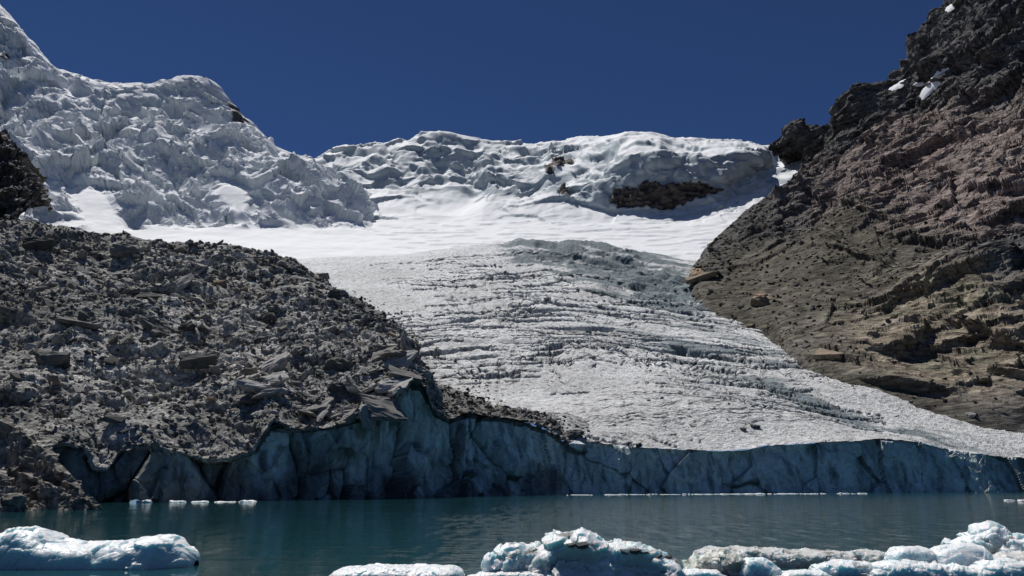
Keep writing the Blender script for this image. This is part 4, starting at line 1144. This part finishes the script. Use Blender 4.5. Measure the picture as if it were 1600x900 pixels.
berg('iceberg', [(1488, 872), (1498, 848), (1512, 834), (1528, 822), (1542, 820), (1556, 826), (1566, 840), (1576, 872)], 40.5, 2.4,
     'tallest domed iceberg at the right with a fluted pale crest', 271, col_lo=(0.36, 0.45, 0.46), rough=1.1)
berg('ice_floe', [(1540, 876), (1552, 846), (1566, 839), (1590, 840), (1620, 838), (1680, 850), (1700, 876)], 40.0, 2.2,
     'white ice slab at the right edge beside the tallest dome', 276, rough=1.0)
berg('ice_floe', [(1526, 895), (1545, 872), (1575, 866), (1610, 866), (1660, 870), (1690, 895)], 38.2, 1.8, 'dirty white floe cut by the right picture edge', 281, **GREYICE, rough=1.1)
berg('ice_floe', [(1340, 912), (1362, 884), (1400, 878), (1440, 880), (1480, 882), (1515, 888), (1540, 912)], 37.0, 1.9, 'lumpy white floe in front of the joined blue icebergs', 286, rough=1.2)
berg('iceberg', [(1508, 914), (1525, 886), (1548, 876), (1575, 875), (1600, 880), (1650, 884), (1670, 914)], 36.6, 1.9, 'pale blue white ice lump at the lower right corner', 291, rough=1.0)
berg('ice_floe', [(1262, 908), (1275, 884), (1300, 879), (1330, 877), (1355, 882), (1372, 908)], 37.3, 1.6, 'broken whitish floe in front of the brownish floe', 296, rough=1.2, dirty=0.08)
berg('iceberg', [(1148, 908), (1158, 880), (1172, 870), (1192, 872), (1210, 884), (1228, 908)], 37.0, 1.4, 'pale cyan ice chunk in front of the small dirty iceberg', 301, col_lo=(0.50, 0.66, 0.70), rough=0.9)
berg('ice_floe', [(1052, 910), (1066, 893), (1090, 890), (1120, 892), (1135, 910)], 36.4, 1.2, 'low white floe right of the largest iceberg at the bottom edge', 306)
berg('ice_floe', [(730, 912), (748, 896), (775, 893), (810, 892), (850, 895), (872, 912)], 36.3, 1.3, 'low bluish floe under the rough white lump at the bottom edge', 311, col_lo=(0.45, 0.6, 0.64))
berg('ice_floe', [(1205, 912), (1225, 895), (1250, 892), (1285, 893), (1300, 912)], 36.3, 1.2, 'small white floe at the bottom edge right of the cyan chunk', 316)
# stones frozen into the bergs
def on_berg(S_, px, py, w, label):
    qq = proj(S_.P); d = (qq[..., 0] - px) ** 2 + (qq[..., 1] - py) ** 2 + 1e-3 * 0
    m = d < d.min() + 6
    y = np.where(m, S_.P[..., 1], 9e9); i = np.unravel_index(np.argmin(y), y.shape)
    c = S_.P[i]; mpp = c[1] / FPX
    put_stone('stone', c, w * mpp, label, 'stone', 'stones frozen into the icebergs', random.choice((P_DARK, P_GREY)), (1.2, 0.8, 0.8), 0.0, 0.35, 0.6)
for px_, py_, w_, lb_ in ((893, 854, 12, 'dark stone lodged under the left of the crest of the largest iceberg'), (908, 856, 16, 'dark stone lodged under the middle crest of the largest iceberg'),
                          (978, 861, 13, 'dark stone highest on the right shoulder of the largest iceberg'), (992, 862, 15, 'second dark stone down the right shoulder of the largest iceberg'),
                          (1008, 866, 12, 'third dark stone down the right shoulder of the largest iceberg'), (1030, 869, 13, 'dark stone left of two at the right tip of the largest iceberg'), (1044, 870, 11, 'dark stone at the very right tip of the largest iceberg')):
    on_berg(bigS, px_, py_, w_, lb_)

# far bits of ice along the foot of the cliff
def floatbit(px, d, wpx, hpx, seed, label, group):
    rr = random.Random(seed)
    c = Wz(px, d, 0); mpp = d / FPX
    top = proj(c[None] + np.array([0, 0, hpx * mpp]))[0][1]; bot = proj(c[None])[0][1]
    berg('ice_fragment', [(px - wpx / 2, bot + 1), (px - wpx * 0.42, bot - hpx * rr.uniform(.2, .9)), (px - wpx * 0.2, bot - hpx * rr.uniform(.4, 1)), (px, bot - hpx * rr.uniform(.15, .7)), (px + wpx * 0.2, bot - hpx * rr.uniform(.3, 1)), (px + wpx * 0.42, bot - hpx * rr.uniform(.1, .6)), (px + wpx / 2, bot + 1)], d, max(1.0, wpx * mpp * 0.5), label, seed, nu=26, nm=14, group=group, col_lo=(0.6, 0.66, 0.68), rough=1.3)
GB = 'ice fragments floating along the foot of the cliff'
floatbit(226, 156, 24, 5, 401, 'bright ice fragment nearest the rock spur at left', GB)
floatbit(278, 158, 26, 3.8, 402, 'white ice fragment second from the rock spur at left', GB)
floatbit(313, 159, 27, 2.2, 403, 'low ice fragment third from the rock spur at left', GB)
floatbit(352, 160, 34, 1.7, 404, 'thin ice fragment fourth from the rock spur at left', GB)
floatbit(387, 161, 28, 2.8, 405, 'long ice fragment farthest from the rock spur at left', GB)
floatbit(1577, 172, 16, 2, 406, 'small ice fragment on open water near the right edge', GB)
floatbit(1602, 168, 22, 3, 407, 'bright ice fragment on open water cut by the right edge', GB)
xx = 885
k = 0
while xx < 1345:
    w = random.choice((3, 4, 5, 7, 10, 16, 26, 34))
    dd = np.interp(xx, [880, 1000, 1200, 1400], [238, 250, 260, 268]) - random.uniform(0, 4)
    floatbit(xx + w / 2, dd - random.uniform(0, 6), w, random.uniform(0.5, 1.7), 420 + k, 'tiny white ice fragment in the line along the foot of the blue cliff', 'line of tiny ice fragments')
    xx += w + random.choice((-3, -1, 0, 0, 1, 2, 3, 18)); k += 1
